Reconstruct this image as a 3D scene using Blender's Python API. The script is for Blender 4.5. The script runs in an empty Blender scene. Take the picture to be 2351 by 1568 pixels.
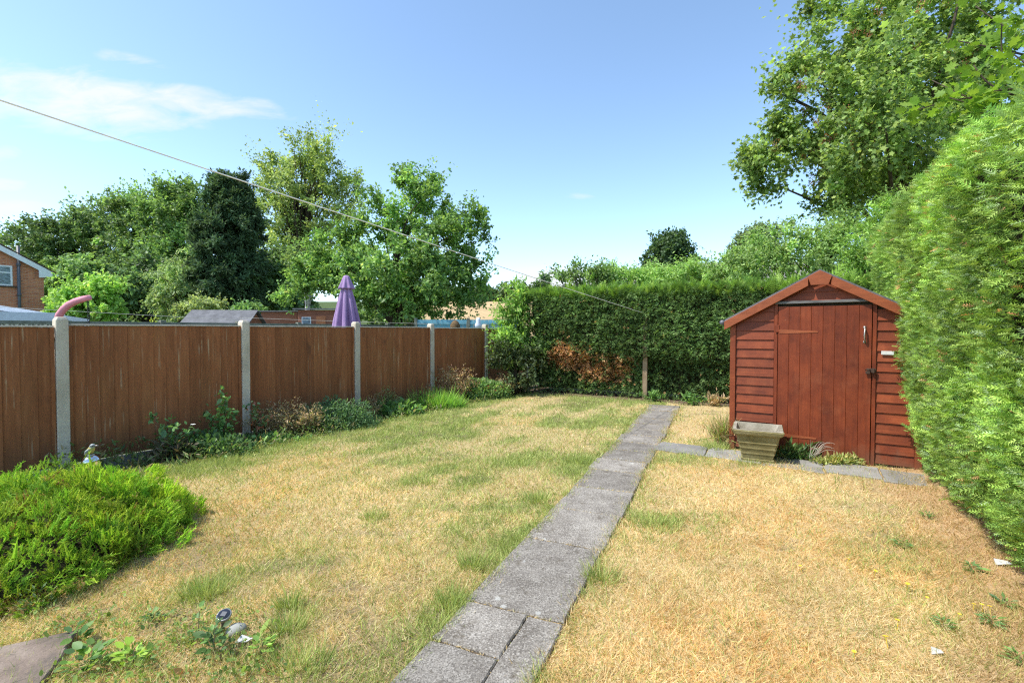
import bpy, bmesh, math, random
import numpy as np
from mathutils import Vector, Matrix

random.seed(7)
RNG = np.random.default_rng(11)
R = math.radians
sc = bpy.context.scene
C = sc.collection

# ------------------------------------------------------------------ camera
EYE, FPX, PITCH = 1.5, 1100.0, math.atan(27 / 1100)
cam = bpy.data.cameras.new('camera'); cam_o = bpy.data.objects.new('camera', cam); C.objects.link(cam_o)
cam.sensor_width = 36; cam.lens = 36 * FPX / 2351
cam.clip_start = 0.05; cam.clip_end = 9000
cam_o.location = (0, 0, EYE); cam_o.rotation_euler = (R(90) - PITCH, 0, 0)
sc.camera = cam_o

# ------------------------------------------------------------------ sky, sun, exposure
SUN_EL, SUN_AZ = R(56), math.atan2(-0.95, -0.31)          # azimuth from +Y towards +X
w = bpy.data.worlds.new('World'); sc.world = w; w.use_nodes = True
nt = w.node_tree; nt.nodes.clear()
def wn(t, **k):
    n = nt.nodes.new(t)
    for a, b in k.items(): setattr(n, a, b)
    return n
out = wn('ShaderNodeOutputWorld'); bg = wn('ShaderNodeBackground'); bg.inputs['Strength'].default_value = 0.148
sky = wn('ShaderNodeTexSky'); sky.sky_type = 'NISHITA'; sky.sun_disc = False
sky.sun_elevation = SUN_EL; sky.sun_rotation = SUN_AZ
sky.altitude = 50; sky.air_density = 0.8; sky.dust_density = 0.5; sky.ozone_density = 1.0
def wmath(op, a, b=None):
    n = wn('ShaderNodeMath', operation=op)
    for i, v in enumerate((a, b)):
        if v is None: continue
        if isinstance(v, (int, float)): n.inputs[i].default_value = v
        else: nt.links.new(v, n.inputs[i])
    return n.outputs[0]
tc = wn('ShaderNodeTexCoord'); sep = wn('ShaderNodeSeparateXYZ'); nt.links.new(tc.outputs['Generated'], sep.inputs[0])
yy = wmath('MAXIMUM', sep.outputs['Y'], 0.02)
U = wmath('DIVIDE', sep.outputs['X'], yy); V = wmath('DIVIDE', sep.outputs['Z'], yy)
front = wmath('GREATER_THAN', sep.outputs['Y'], 0.05)
cmb = wn('ShaderNodeCombineXYZ'); nt.links.new(wmath('MULTIPLY', U, 5.0), cmb.inputs[0]); nt.links.new(wmath('MULTIPLY', V, 15.0), cmb.inputs[1])
nz = wn('ShaderNodeTexNoise'); nz.inputs['Scale'].default_value = 1.7; nz.inputs['Detail'].default_value = 9; nz.inputs['Roughness'].default_value = 0.6
nz.inputs['Distortion'].default_value = 0.4
nt.links.new(cmb.outputs[0], nz.inputs['Vector'])
total = None
# small fair-weather clouds: centre, half widths, tilt, density (direction space)
for cu, cv, hu, hv, tilt, den in ((-0.92, 0.475, .34, .080, -0.10, .95), (-0.68, 0.470, .26, .040, -0.12, .8), (-1.30, 0.50, .40, .09, 0, .85), (-.80, .40, .12, .02, 0, .4), (-.79, .555, .10, .018, -.2, .34), (-1.07, 0.365, .07, .022, 0, .7), (-1.06, 0.30, .07, .018, 0, .7),
                              (-1.05, 0.256, .11, .016, 0, .6), (0.09, 0.098, .13, .044, 0, 1.25), (0.15, 0.278, .06, .012, 0, .35), (1.9, .5, .3, .08, 0, .9), (-2.4, .6, .5, .12, 0, .9)):
    du = wmath('SUBTRACT', U, cu); dv = wmath('SUBTRACT', wmath('SUBTRACT', V, cv), wmath('MULTIPLY', du, tilt))
    a = wmath('POWER', wmath('DIVIDE', du, hu), 2.0); b = wmath('POWER', wmath('DIVIDE', dv, hv), 2.0)
    m = wmath('MULTIPLY', wmath('MAXIMUM', wmath('SUBTRACT', 1.0, wmath('ADD', a, b)), 0.0), den)
    total = m if total is None else wmath('MAXIMUM', total, m)
cl = wmath('MULTIPLY', wmath('MULTIPLY', wmath('MAXIMUM', wmath('SUBTRACT', wmath('ADD', wmath('MULTIPLY', nz.outputs[0], 1.7), wmath('MULTIPLY', total, 0.85)), 1.0), 0.0), 1.25), front)
cl = wmath('MULTIPLY', wmath('MINIMUM', cl, 0.9), wmath('GREATER_THAN', total, 0.0))
cl = wmath('MULTIPLY', cl, wmath('MINIMUM', wmath('MULTIPLY', total, 4.0), 1.0))
mx = wn('ShaderNodeMixRGB'); nt.links.new(cl, mx.inputs[0]); tint = wn('ShaderNodeMixRGB', blend_type='MULTIPLY'); tint.inputs[0].default_value = 1; tint.inputs[2].default_value = (.97, 1.01, .96, 1); nt.links.new(sky.outputs[0], tint.inputs[1]); nt.links.new(tint.outputs[0], mx.inputs[1]); mx.inputs[2].default_value = (2.85, 2.95, 3.0, 1)
nt.links.new(mx.outputs[0], bg.inputs[0]); nt.links.new(bg.outputs[0], out.inputs[0])

sl = bpy.data.lights.new('sun', 'SUN'); sl.energy = 2.65; sl.angle = R(0.9); sl.color = (1.0, 0.955, 0.88)
so = bpy.data.objects.new('sun', sl); C.objects.link(so)
to_sun = Vector((math.sin(SUN_AZ) * math.cos(SUN_EL), math.cos(SUN_AZ) * math.cos(SUN_EL), math.sin(SUN_EL)))
so.rotation_euler = to_sun.to_track_quat('Z', 'Y').to_euler(); so.location = (-20, -10, 30)
sc.view_settings.view_transform = 'Standard'; sc.view_settings.look = 'None'; sc.view_settings.gamma = 1
sc.view_settings.exposure = 1.22; sc.view_settings.use_curve_mapping = False
sc.cycles.max_bounces = 8; sc.cycles.transparent_max_bounces = 8; sc.cycles.sample_clamp_indirect = 6; sc.cycles.use_denoising = False; sc.cycles.pixel_filter_type = 'BLACKMAN_HARRIS'; sc.cycles.filter_width = 1.2

# ------------------------------------------------------------------ helpers: places
def ray(px, py):
    x, y = (px - 1175.5) / FPX, (784 - py) / FPX
    return Vector((x, math.cos(PITCH) + y * math.sin(PITCH), y * math.cos(PITCH) - math.sin(PITCH)))
def at(px, py, Y):
    d = ray(px, py); t = Y / d.y
    return Vector((d.x * t, Y, EYE + d.z * t))
def grd(px, py, z=0.0):
    d = ray(px, py); t = (z - EYE) / d.z
    return Vector((d.x * t, d.y * t, z))
def V2(x, y): return np.array((x, y), float)

P1 = V2(-4.85, 5.14); FD = V2(0.5352, 0.8447); FN = V2(0.8447, -0.5352); FS = 1.953       # left fence line
PL0 = V2(-0.19, 2.03); PD = V2(0.3995, 0.9167); PN = V2(0.9167, -0.3995)                    # garden path centre line
SU = V2(0.8447, -0.5352); SV = V2(0.5352, 0.8447); S0 = V2(2.775, 6.03)                    # shed front line
HB = V2(2.90, 2.69); HD = V2(0.515, 0.857); HN = V2(-0.857, 0.515)                          # right hedge foot
KB = V2(0.55, 11.45); KD = V2(0.884, -0.467); KN = V2(-0.467, -0.884)                       # back hedge foot

# ------------------------------------------------------------------ helpers: noise
def vnoise(x, y, seed=0):
    x = np.asarray(x, float); y = np.asarray(y, float)
    xi = np.floor(x).astype(np.int64); yi = np.floor(y).astype(np.int64); xf = x - xi; yf = y - yi
    xf = xf * xf * (3 - 2 * xf); yf = yf * yf * (3 - 2 * yf)
    def h(a, b):
        n = (a * 374761393 + b * 668265263 + seed * 974634777) & 0xffffffff
        n = ((n ^ (n >> 13)) * 1274126177) & 0xffffffff
        return ((n ^ (n >> 16)) & 0xffff) / 65535.0
    a = h(xi, yi); b = h(xi + 1, yi); c = h(xi, yi + 1); d = h(xi + 1, yi + 1)
    return (a * (1 - xf) + b * xf) * (1 - yf) + (c * (1 - xf) + d * xf) * yf
def fbm(x, y, seed=0, o=3):
    s = 0; a = .5; t = 0
    for k in range(o):
        s = s + a * vnoise(x * 2 ** k, y * 2 ** k, seed + k * 7); t += a; a *= .5
    return s / t
def sstep(a, b, x):
    t = np.clip((x - a) / (b - a), 0, 1); return t * t * (3 - 2 * t)
def unit(a): return a / np.maximum(np.linalg.norm(a, axis=-1, keepdims=True), 1e-9)
def rnd(n): return RNG.normal(size=(n, 3))

def lawn_h(x, y):
    """height of the garden ground: level lawn, dipping to the border along the fence"""
    x = np.asarray(x, float); y = np.asarray(y, float)
    d = (x - P1[0]) * FN[0] + (y - P1[1]) * FN[1]
    hd = -((x - HB[0]) * HN[0] + (y - HB[1]) * HN[1])
    return -0.10 * (1 - sstep(0.1, 1.1, d)) + 0.012 * (fbm(x * 1.7, y * 1.7, 3) - .5) + 0.05 * sstep(-.35, .5, hd)

# ------------------------------------------------------------------ helpers: objects
def link(o, parent=None):
    C.objects.link(o)
    if parent is not None: o.parent = parent
    return o
def tag(o, label=None, cat=None, group=None, kind=None):
    if label: o['label'] = label
    if cat: o['category'] = cat
    if group: o['group'] = group
    if kind: o['kind'] = kind
    return o
def empty(name, loc=(0, 0, 0), rz=0.0):
    o = bpy.data.objects.new(name, None); o.location = loc; o.rotation_euler = (0, 0, rz); o.empty_display_size = .1
    return link(o)
def raw_mesh(name, Vt, Fc, col=None):
    """Vt (n,3), Fc (m,3) triangles, col (n,3) per vertex"""
    me = bpy.data.meshes.new(name); n, m = len(Vt), len(Fc)
    me.vertices.add(n); me.vertices.foreach_set('co', np.ascontiguousarray(Vt, np.float32).ravel())
    me.loops.add(m * 3); me.loops.foreach_set('vertex_index', np.ascontiguousarray(Fc, np.int32).ravel())
    me.polygons.add(m); me.polygons.foreach_set('loop_start', np.arange(0, m * 3, 3, dtype=np.int32))
    try: me.polygons.foreach_set('loop_total', np.full(m, 3, np.int32))
    except Exception: pass
    if col is not None:
        a = me.color_attributes.new('Col', 'FLOAT_COLOR', 'POINT')
        c4 = np.ones((n, 4), np.float32); c4[:, :3] = col
        a.data.foreach_set('color', c4.ravel())
    me.update(calc_edges=True)
    return me
def obj(name, me, mat=None, parent=None, smooth=False):
    if mat is not None:
        me.materials.clear(); me.materials.append(mat)
    if smooth: me.polygons.foreach_set('use_smooth', [True] * len(me.polygons))
    return link(bpy.data.objects.new(name, me), parent)
class MB:
    """collects boxes, prisms, tubes and lathes into one mesh"""
    def __init__(s): s.v = []; s.f = []
    def add(s, vs, fs):
        b = len(s.v); s.v += [tuple(v) for v in vs]; s.f += [tuple(i + b for i in f) for f in fs]; return s
    def box(s, x0, x1, y0, y1, z0, z1):
        return s.add([(x0, y0, z0), (x1, y0, z0), (x1, y1, z0), (x0, y1, z0), (x0, y0, z1), (x1, y0, z1), (x1, y1, z1), (x0, y1, z1)],
                     [(0, 3, 2, 1), (4, 5, 6, 7), (0, 1, 5, 4), (1, 2, 6, 5), (2, 3, 7, 6), (3, 0, 4, 7)])
    def prism(s, poly, a, b, axis='y'):
        """poly: list of 2d points; extruded from a to b along axis"""
        n = len(poly)
        def mk(p, t): return {'y': (p[0], t, p[1]), 'z': (p[0], p[1], t), 'x': (t, p[0], p[1])}[axis]
        vs = [mk(p, a) for p in poly] + [mk(p, b) for p in poly]
        fs = [tuple(range(n - 1, -1, -1)), tuple(range(n, 2 * n))] + [(i, (i + 1) % n, (i + 1) % n + n, i + n) for i in range(n)]
        return s.add(vs, fs)
    def tube(s, pts, rad, n=8, cap=True):
        pts = [Vector(p) for p in pts]; m = len(pts)
        if not hasattr(rad, '__len__'): rad = [rad] * m
        vs = []; prev = None
        for i, p in enumerate(pts):
            d = (pts[min(i + 1, m - 1)] - pts[max(i - 1, 0)]).normalized()
            a = prev if prev is not None else (Vector((0, 0, 1)) if abs(d.z) < .9 else Vector((1, 0, 0)))
            u = (a - d * a.dot(d)).normalized(); v = d.cross(u); prev = u
            for k in range(n):
                t = 2 * math.pi * k / n; vs.append(p + (u * math.cos(t) + v * math.sin(t)) * rad[i])
        fs = [(i * n + k, i * n + (k + 1) % n, (i + 1) * n + (k + 1) % n, (i + 1) * n + k) for i in range(m - 1) for k in range(n)]
        if cap: fs += [tuple(range(n - 1, -1, -1)), tuple(range((m - 1) * n, m * n))]
        return s.add(vs, fs)
    def lathe(s, prof, n=24, c=(0, 0, 0), sx=1, sy=1, fold=None):
        vs = []
        for r, z in prof:
            for k in range(n):
                t = 2 * math.pi * k / n; q = r * (fold(t, z) if fold else 1)
                vs.append((c[0] + q * math.cos(t) * sx, c[1] + q * math.sin(t) * sy, c[2] + z))
        m = len(prof)
        fs = [(i * n + k, i * n + (k + 1) % n, (i + 1) * n + (k + 1) % n, (i + 1) * n + k) for i in range(m - 1) for k in range(n)]
        fs += [tuple(range(n - 1, -1, -1)), tuple(range((m - 1) * n, m * n))]
        return s.add(vs, fs)
    def mesh(s, name, bevel=0.0, jitter=0.0):
        me = bpy.data.meshes.new(name); v = s.v
        me.from_pydata(v, [], s.f); me.update()
        if bevel or jitter:
            bm = bmesh.new(); bm.from_mesh(me)
            if bevel: bmesh.ops.bevel(bm, geom=bm.edges[:], offset=bevel, segments=1, affect='EDGES', profile=.5)
            bm.to_mesh(me); bm.free()
        return me
    def build(s, name, mat, parent=None, bevel=0.0, smooth=False):
        return obj(name, s.mesh(name, bevel), mat, parent, smooth)

# ------------------------------------------------------------------ materials
def new_mat(name):
    m = bpy.data.materials.new(name); m.use_nodes = True
    t = m.node_tree; b = t.nodes['Principled BSDF']; return m, t, b
def ramp(t, stops, fac):
    n = t.nodes.new('ShaderNodeValToRGB'); e = n.color_ramp.elements
    while len(e) < len(stops): e.new(.5)
    for k, (p, c) in enumerate(stops): e[k].position = p; e[k].color = (*c, 1)
    t.links.new(fac, n.inputs[0]); return n.outputs[0]
def coords(t, stretch=(1, 1, 1), rnd_off=True, space='Object'):
    tc = t.nodes.new('ShaderNodeTexCoord'); mp = t.nodes.new('ShaderNodeMapping'); mp.inputs['Scale'].default_value = stretch
    t.links.new(tc.outputs[space], mp.inputs[0]); v = mp.outputs[0]
    if rnd_off:
        oi = t.nodes.new('ShaderNodeObjectInfo'); mu = t.nodes.new('ShaderNodeMath'); mu.operation = 'MULTIPLY'; mu.inputs[1].default_value = 57.0
        t.links.new(oi.outputs['Random'], mu.inputs[0]); ad = t.nodes.new('ShaderNodeVectorMath'); ad.operation = 'ADD'
        t.links.new(v, ad.inputs[0]); t.links.new(mu.outputs[0], ad.inputs[1]); v = ad.outputs[0]
    return v
def noise(t, vec, scale, detail=6, rough=.6, dist=0.0):
    n = t.nodes.new('ShaderNodeTexNoise'); n.inputs['Scale'].default_value = scale; n.inputs['Detail'].default_value = detail
    n.inputs['Roughness'].default_value = rough; n.inputs['Distortion'].default_value = dist; t.links.new(vec, n.inputs['Vector']); return n.outputs[0]
def mixc(t, fac, a, b, mode='MIX'):
    n = t.nodes.new('ShaderNodeMixRGB'); n.blend_type = mode
    for i, v in enumerate((fac, a, b)):
        if hasattr(v, 'is_output'): t.links.new(v, n.inputs[i])
        elif isinstance(v, (int, float)): n.inputs[i].default_value = v
        else: n.inputs[i].default_value = (*v, 1)
    return n.outputs[0]
def math_n(t, op, a, b=0.0):
    n = t.nodes.new('ShaderNodeMath'); n.operation = op
    for i, v in enumerate((a, b)):
        if hasattr(v, 'is_output'): t.links.new(v, n.inputs[i])
        else: n.inputs[i].default_value = v
    return n.outputs[0]
def bump(t, b, h, strength=.3, dist=.01):
    n = t.nodes.new('ShaderNodeBump'); n.inputs['Strength'].default_value = strength; n.inputs['Distance'].default_value = dist
    t.links.new(h, n.inputs['Height']); t.links.new(n.outputs[0], b.inputs['Normal'])
def mat_noise(name, stops, scale=6, stretch=(1, 1, 1), rough=.8, bmp=.25, bdist=.01, spec=.3, metal=0, fine=None, objvar=0.0, rnd_off=True):
    m, t, b = new_mat(name); v = coords(t, stretch, rnd_off); n = noise(t, v, scale)
    c = ramp(t, stops, n)
    if fine:
        f = noise(t, v, fine, 3, .7); c = mixc(t, .55, c, ramp(t, [(.3, (.35, .35, .35)), (.7, (.68, .68, .68))], f), 'OVERLAY'); bump(t, b, f, bmp, bdist)
    else: bump(t, b, n, bmp, bdist)
    if objvar:
        oi = t.nodes.new('ShaderNodeObjectInfo'); k = math_n(t, 'ADD', math_n(t, 'MULTIPLY', oi.outputs['Random'], objvar), 1 - objvar / 2)
        c = mixc(t, 1.0, c, k, 'MULTIPLY')
    t.links.new(c, b.inputs['Base Color']); b.inputs['Roughness'].default_value = rough; b.inputs['Specular IOR Level'].default_value = spec; b.inputs['Metallic'].default_value = metal
    return m
def mat_plain(name, c, rough=.5, metal=0, spec=.5):
    return mat_noise(name, [(.35, tuple(x * .88 for x in c)), (.65, tuple(min(1, x * 1.06) for x in c))], 9, (1, 1, 1), rough, .05, .004, spec, metal)
def mat_leaf(name, trans=.45, rough=.5, spec=.35):
    m, t, b = new_mat(name); a = t.nodes.new('ShaderNodeVertexColor'); a.layer_name = 'Col'
    t.links.new(a.outputs[0], b.inputs['Base Color']); b.inputs['Roughness'].default_value = rough; b.inputs['Specular IOR Level'].default_value = spec
    tr = t.nodes.new('ShaderNodeBsdfTranslucent'); c = mixc(t, 1.0, a.outputs[0], (1.25, 1.25, .7), 'MULTIPLY'); t.links.new(c, tr.inputs[0])
    mx = t.nodes.new('ShaderNodeMixShader'); mx.inputs[0].default_value = trans
    t.links.new(b.outputs[0], mx.inputs[1]); t.links.new(tr.outputs[0], mx.inputs[2]); t.links.new(mx.outputs[0], t.nodes['Material Output'].inputs[0])
    return m
def mat_attr(name, rough=.9, spec=.1, trans=0.0, fine=60, amt=.5):
    m, t, b = new_mat(name); a = t.nodes.new('ShaderNodeVertexColor'); a.layer_name = 'Col'; c = a.outputs[0]
    v = coords(t, (1, 1, 1), False); f = noise(t, v, fine, 5, .75)
    c = mixc(t, amt, c, ramp(t, [(.3, (.2, .2, .2)), (.7, (.8, .8, .8))], f), 'OVERLAY'); bump(t, b, f, .5, .02)
    t.links.new(c, b.inputs['Base Color']); b.inputs['Roughness'].default_value = rough; b.inputs['Specular IOR Level'].default_value = spec
    return m

def mat_fence():
    m, t, b = new_mat('stained_fence_boards'); v = coords(t, (9, 9, .9)); v2 = coords(t, (60, 60, 1.3)); v3 = coords(t, (1, 1, .5))
    g = noise(t, v2, 1.0, 5, .65, .3); big = noise(t, v3, 1.6, 3, .6); st = noise(t, v, 1.6, 6, .7, .5)
    c = ramp(t, [(.25, (.205, .074, .028)), (.5, (.300, .110, .042)), (.78, (.385, .152, .062))], st)
    c = mixc(t, .38, c, ramp(t, [(.3, (.33, .33, .33)), (.72, (.64, .62, .60))], g), 'OVERLAY')
    c = mixc(t, math_n(t, 'MULTIPLY', ramp(t, [(.52, (0, 0, 0)), (.74, (1, 1, 1))], big), .35), c, (.40, .19, .07))           # yellowed stain
    scr = noise(t, coords(t, (55, 55, .9)), 1.0, 3, .5); pt = noise(t, coords(t, (6, 6, 3)), 1.0, 3, .6)
    s = math_n(t, 'MULTIPLY', ramp(t, [(.585, (0, 0, 0)), (.67, (1, 1, 1))], scr), ramp(t, [(.48, (0, 0, 0)), (.62, (1, 1, 1))], pt))
    c = mixc(t, math_n(t, 'MULTIPLY', s, .65), c, (.52, .38, .23))                                                                 # bare wood scratches
    oi = t.nodes.new('ShaderNodeObjectInfo'); k = math_n(t, 'ADD', math_n(t, 'MULTIPLY', oi.outputs['Random'], .26), .88)
    fz = t.nodes.new('ShaderNodeSeparateXYZ'); t.links.new(coords(t, (1, 1, 1), False), fz.inputs[0]); dp = math_n(t, 'SUBTRACT', noise(t, coords(t, (7, 7, 1.2)), 1.0, 4, .65), math_n(t, 'MULTIPLY', fz.outputs[2], 1.1)); c = mixc(t, math_n(t, 'MULTIPLY', ramp(t, [(.05, (0, 0, 0)), (.45, (1, 1, 1))], dp), .5), c, (.13, .075, .038))
    kn = noise(t, coords(t, (5, 5, 2.2)), 1.0, 2, .5); c = mixc(t, math_n(t, 'MULTIPLY', ramp(t, [(.68, (0, 0, 0)), (.76, (1, 1, 1))], kn), .55), c, (.10, .045, .025))
    c = mixc(t, 1.0, c, k, 'MULTIPLY'); t.links.new(c, b.inputs['Base Color']); b.inputs['Roughness'].default_value = .75; b.inputs['Specular IOR Level'].default_value = .25
    bump(t, b, g, .35, .004); return m
def mat_redwood(name, lo, mid, hi, objvar=.28, grain=(2, 40, 40)):
    m, t, b = new_mat(name); v = coords(t, (1, 1, 1)); vz = coords(t, (5, 5, 5))
    g = noise(t, coords(t, grain), 1.0, 5, .65, .2); st = noise(t, v, 4.5, 5, .65)
    c = ramp(t, [(.3, lo), (.52, mid), (.75, hi)], st)
    c = mixc(t, .6, c, ramp(t, [(.3, (.33, .33, .33)), (.7, (.67, .67, .67))], g), 'OVERLAY')
    zc = t.nodes.new('ShaderNodeSeparateXYZ'); t.links.new(coords(t, (1, 1, 1), False), zc.inputs[0]); mud = math_n(t, 'SUBTRACT', math_n(t, 'ADD', noise(t, coords(t, (9, 9, 3), False), 1.0, 5, .7), .12), math_n(t, 'MULTIPLY', zc.outputs[2], 1.9)); c = mixc(t, math_n(t, 'MULTIPLY', ramp(t, [(.25, (0, 0, 0)), (.55, (1, 1, 1))], mud), .45), c, (.16, .085, .05))
    fd = noise(t, coords(t, (3, 3, 3), False), 1.0, 4, .6); c = mixc(t, math_n(t, 'MULTIPLY', ramp(t, [(.55, (0, 0, 0)), (.75, (1, 1, 1))], fd), .35), c, (.34, .105, .045))
    sp = noise(t, vz, 9, 2, .5); c = mixc(t, math_n(t, 'MULTIPLY', ramp(t, [(.74, (0, 0, 0)), (.79, (1, 1, 1))], sp), .45), c, (.34, .19, .11))
    oi = t.nodes.new('ShaderNodeObjectInfo'); k = math_n(t, 'ADD', math_n(t, 'MULTIPLY', oi.outputs['Random'], objvar), 1 - objvar / 2)
    c = mixc(t, 1.0, c, k, 'MULTIPLY'); t.links.new(c, b.inputs['Base Color']); b.inputs['Roughness'].default_value = .55; b.inputs['Specular IOR Level'].default_value = .35
    bump(t, b, g, .25, .003); return m
def mat_slab():
    m, t, b = new_mat('weathered_concrete_slab'); v = coords(t, (1, 1, 1)); n = noise(t, v, 5, 6, .65); f = noise(t, v, 120, 3, .7)
    c = ramp(t, [(.3, (.150, .132, .112)), (.5, (.225, .203, .176)), (.72, (.305, .280, .245))], n)
    c = mixc(t, .75, c, ramp(t, [(.32, (.2, .2, .2)), (.68, (.8, .8, .8))], f), 'OVERLAY')
    sv = t.nodes.new('ShaderNodeTexVoronoi'); sv.inputs['Scale'].default_value = 150; t.links.new(v, sv.inputs['Vector']); s3 = t.nodes.new('ShaderNodeSeparateColor'); t.links.new(sv.outputs['Color'], s3.inputs[0])
    c = mixc(t, math_n(t, 'MULTIPLY', math_n(t, 'GREATER_THAN', s3.outputs[0], .82), .42), c, (.46, .43, .38)); c = mixc(t, math_n(t, 'MULTIPLY', math_n(t, 'LESS_THAN', s3.outputs[1], .22), .5), c, (.07, .06, .05))
    vo = t.nodes.new('ShaderNodeTexVoronoi'); vo.inputs['Scale'].default_value = 7.0; t.links.new(mixc(t, .06, v, noise_col(t, v, 14)), vo.inputs['Vector'])
    sp = ramp(t, [(.0, (1, 1, 1)), (.07, (1, 1, 1)), (.14, (0, 0, 0))], vo.outputs['Distance'])
    se = t.nodes.new('ShaderNodeSeparateColor'); t.links.new(vo.outputs['Color'], se.inputs[0])
    keep = math_n(t, 'GREATER_THAN', se.outputs[0], .35)
    c = mixc(t, math_n(t, 'MULTIPLY', math_n(t, 'MULTIPLY', sp, keep), .55), c, (.50, .50, .46))                                  # lichen spots
    mo = noise(t, v, 9, 6, .75); c = mixc(t, math_n(t, 'MULTIPLY', ramp(t, [(.56, (0, 0, 0)), (.70, (1, 1, 1))], mo), .7), c, (.075, .058, .035))  # moss and dirt
    oi = t.nodes.new('ShaderNodeObjectInfo'); c = mixc(t, 1.0, c, math_n(t, 'ADD', math_n(t, 'MULTIPLY', oi.outputs['Random'], .42), .84), 'MULTIPLY')
    t.links.new(c, b.inputs['Base Color']); b.inputs['Roughness'].default_value = .9; b.inputs['Specular IOR Level'].default_value = .2; bump(t, b, f, .7, .006); return m
def noise_col(t, v, s):
    n = t.nodes.new('ShaderNodeTexNoise'); n.inputs['Scale'].default_value = s; n.inputs['Detail'].default_value = 3; t.links.new(v, n.inputs['Vector']); return n.outputs[1]
def mat_brick():
    m, t, b = new_mat('orange_red_brickwork'); v = coords(t, (1, 1, 1), False); tcx = t.nodes.new('ShaderNodeSeparateXYZ'); t.links.new(v, tcx.inputs[0])
    cm = t.nodes.new('ShaderNodeCombineXYZ'); t.links.new(tcx.outputs[0], cm.inputs[0]); t.links.new(tcx.outputs[2], cm.inputs[1])
    br = t.nodes.new('ShaderNodeTexBrick'); br.inputs['Scale'].default_value = 1; br.inputs['Brick Width'].default_value = .225; br.inputs['Row Height'].default_value = .075
    br.inputs['Mortar Size'].default_value = .006; br.inputs['Color1'].default_value = (.60, .225, .105, 1); br.inputs['Color2'].default_value = (.50, .165, .078, 1)
    br.inputs['Mortar'].default_value = (.48, .34, .25, 1); br.inputs['Bias'].default_value = -.1; t.links.new(cm.outputs[0], br.inputs[0])
    n = noise(t, v, 1.4, 4); mp = t.nodes.new('ShaderNodeMapping'); mp.inputs['Scale'].default_value = (4.4, 1, 13.3); t.links.new(v, mp.inputs[0])
    dk = noise(t, mp.outputs[0], 1.0, 1, .4); c = mixc(t, math_n(t, 'MULTIPLY', ramp(t, [(.62, (0, 0, 0)), (.68, (1, 1, 1))], dk), .55), br.outputs[0], (.12, .045, .03))
    c = mixc(t, .5, c, ramp(t, [(.3, (.4, .4, .4)), (.7, (.62, .62, .62))], n), 'OVERLAY'); t.links.new(c, b.inputs['Base Color']); b.inputs['Roughness'].default_value = .85
    bump(t, b, br.outputs['Fac'], -.4, .01); return m
def mat_glass(name, c=(.10, .13, .15)):
    m, t, b = new_mat(name); n = noise(t, coords(t, (1, 1, 3)), 7, 5); t.links.new(ramp(t, [(.4, c), (.6, tuple(x * 2.6 for x in c))], n), b.inputs['Base Color'])
    b.inputs['Roughness'].default_value = .06; b.inputs['Specular IOR Level'].default_value = .6; return m

M = {}
M['fence'] = mat_fence()
M['cap'] = mat_noise('bleached_capping', [(.3, (.36, .31, .25)), (.7, (.58, .53, .45))], 12, (1, 1, 1), .8, .3, .004, fine=70)
M['concrete'] = mat_noise('pale_concrete', [(.28, (.40, .345, .26)), (.5, (.54, .475, .375)), (.75, (.64, .58, .47))], 5, (1, 1, .6), .9, .35, .004, .2, fine=90, objvar=.16)
M['gravelboard'] = mat_noise('grey_gravel_board', [(.3, (.20, .19, .17)), (.7, (.36, .35, .32))], 4, (1, 1, 1), .9, .35, .004, .2, fine=80)
M['slab'] = mat_slab()
M['slab2'] = mat_noise('smooth_grey_slab', [(.3, (.19, .18, .165)), (.7, (.30, .29, .27))], 5, (1, 1, 1), .9, .4, .004, .2, fine=110, objvar=.2)
M['patio'] = mat_noise('pinkish_worn_slab', [(.3, (.085, .075, .062)), (.5, (.19, .145, .115)), (.75, (.29, .235, .19))], 4, (1, 1, 1), .9, .5, .006, .2, fine=90, objvar=.3)
M['shedboard'] = mat_redwood('red_brown_shed_stain', (.140, .028, .009), (.205, .043, .013), (.275, .064, .020))
M['sheddoor'] = mat_redwood('red_brown_door_stain', (.118, .021, .0065), (.172, .032, .0092), (.230, .047, .0135), .14, (40, 40, 2))
M['barge'] = mat_redwood('orange_brown_barge', (.20, .050, .018), (.265, .070, .025), (.33, .095, .036), .12)
M['felt'] = mat_noise('grey_roofing_felt', [(.3, (.10, .10, .105)), (.7, (.19, .19, .20))], 5, (1, 1, 1), .95, .5, .006, .2, fine=120)
M['darkstrip'] = mat_noise('weathered_grey_strip', [(.3, (.045, .045, .047)), (.7, (.20, .19, .185))], 6, (1, 1, 6), .7, .3, .004, .3)
M['metal'] = mat_plain('dull_steel', (.42, .40, .37), .42, .8); M['rust'] = mat_plain('rusty_iron', (.07, .040, .028), .65, .3)
M['plinth'] = mat_noise('damp_timber_plinth', [(.3, (.06, .045, .032)), (.7, (.13, .10, .075))], 6, (1, 1, 1), .9, .3, .004, .2)
M['planter'] = mat_noise('mossy_stone_planter', [(.30, (.150, .128, .052)), (.5, (.205, .176, .082)), (.72, (.290, .258, .150))], 5, (1, 1, 1), .92, .5, .006, .2, fine=60)
M['planter_rim'] = mat_noise('grey_stone_rim', [(.30, (.19, .17, .125)), (.7, (.36, .325, .26))], 7, (1, 1, 1), .92, .5, .006, .2, fine=60)
M['soil'] = mat_noise('dry_soil', [(.3, (.06, .045, .03)), (.7, (.15, .115, .08))], 20, (1, 1, 1), .95, .6, .02, .1)
M['brick'] = mat_brick()
M['white'] = mat_plain('white_upvc', (.78, .79, .80), .35); M['offwhite'] = mat_plain('off_white_sheet', (.62, .66, .74), .4)
M['glass'] = mat_glass('window_glass'); M['tile'] = mat_noise('brown_roof_tile', [(.3, (.10, .062, .045)), (.7, (.19, .125, .09))], 6, (1, 1, 1), .9, .4, .02, .2)
M['pipe'] = mat_plain('grey_pipe', (.105, .11, .125), .45)
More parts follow.
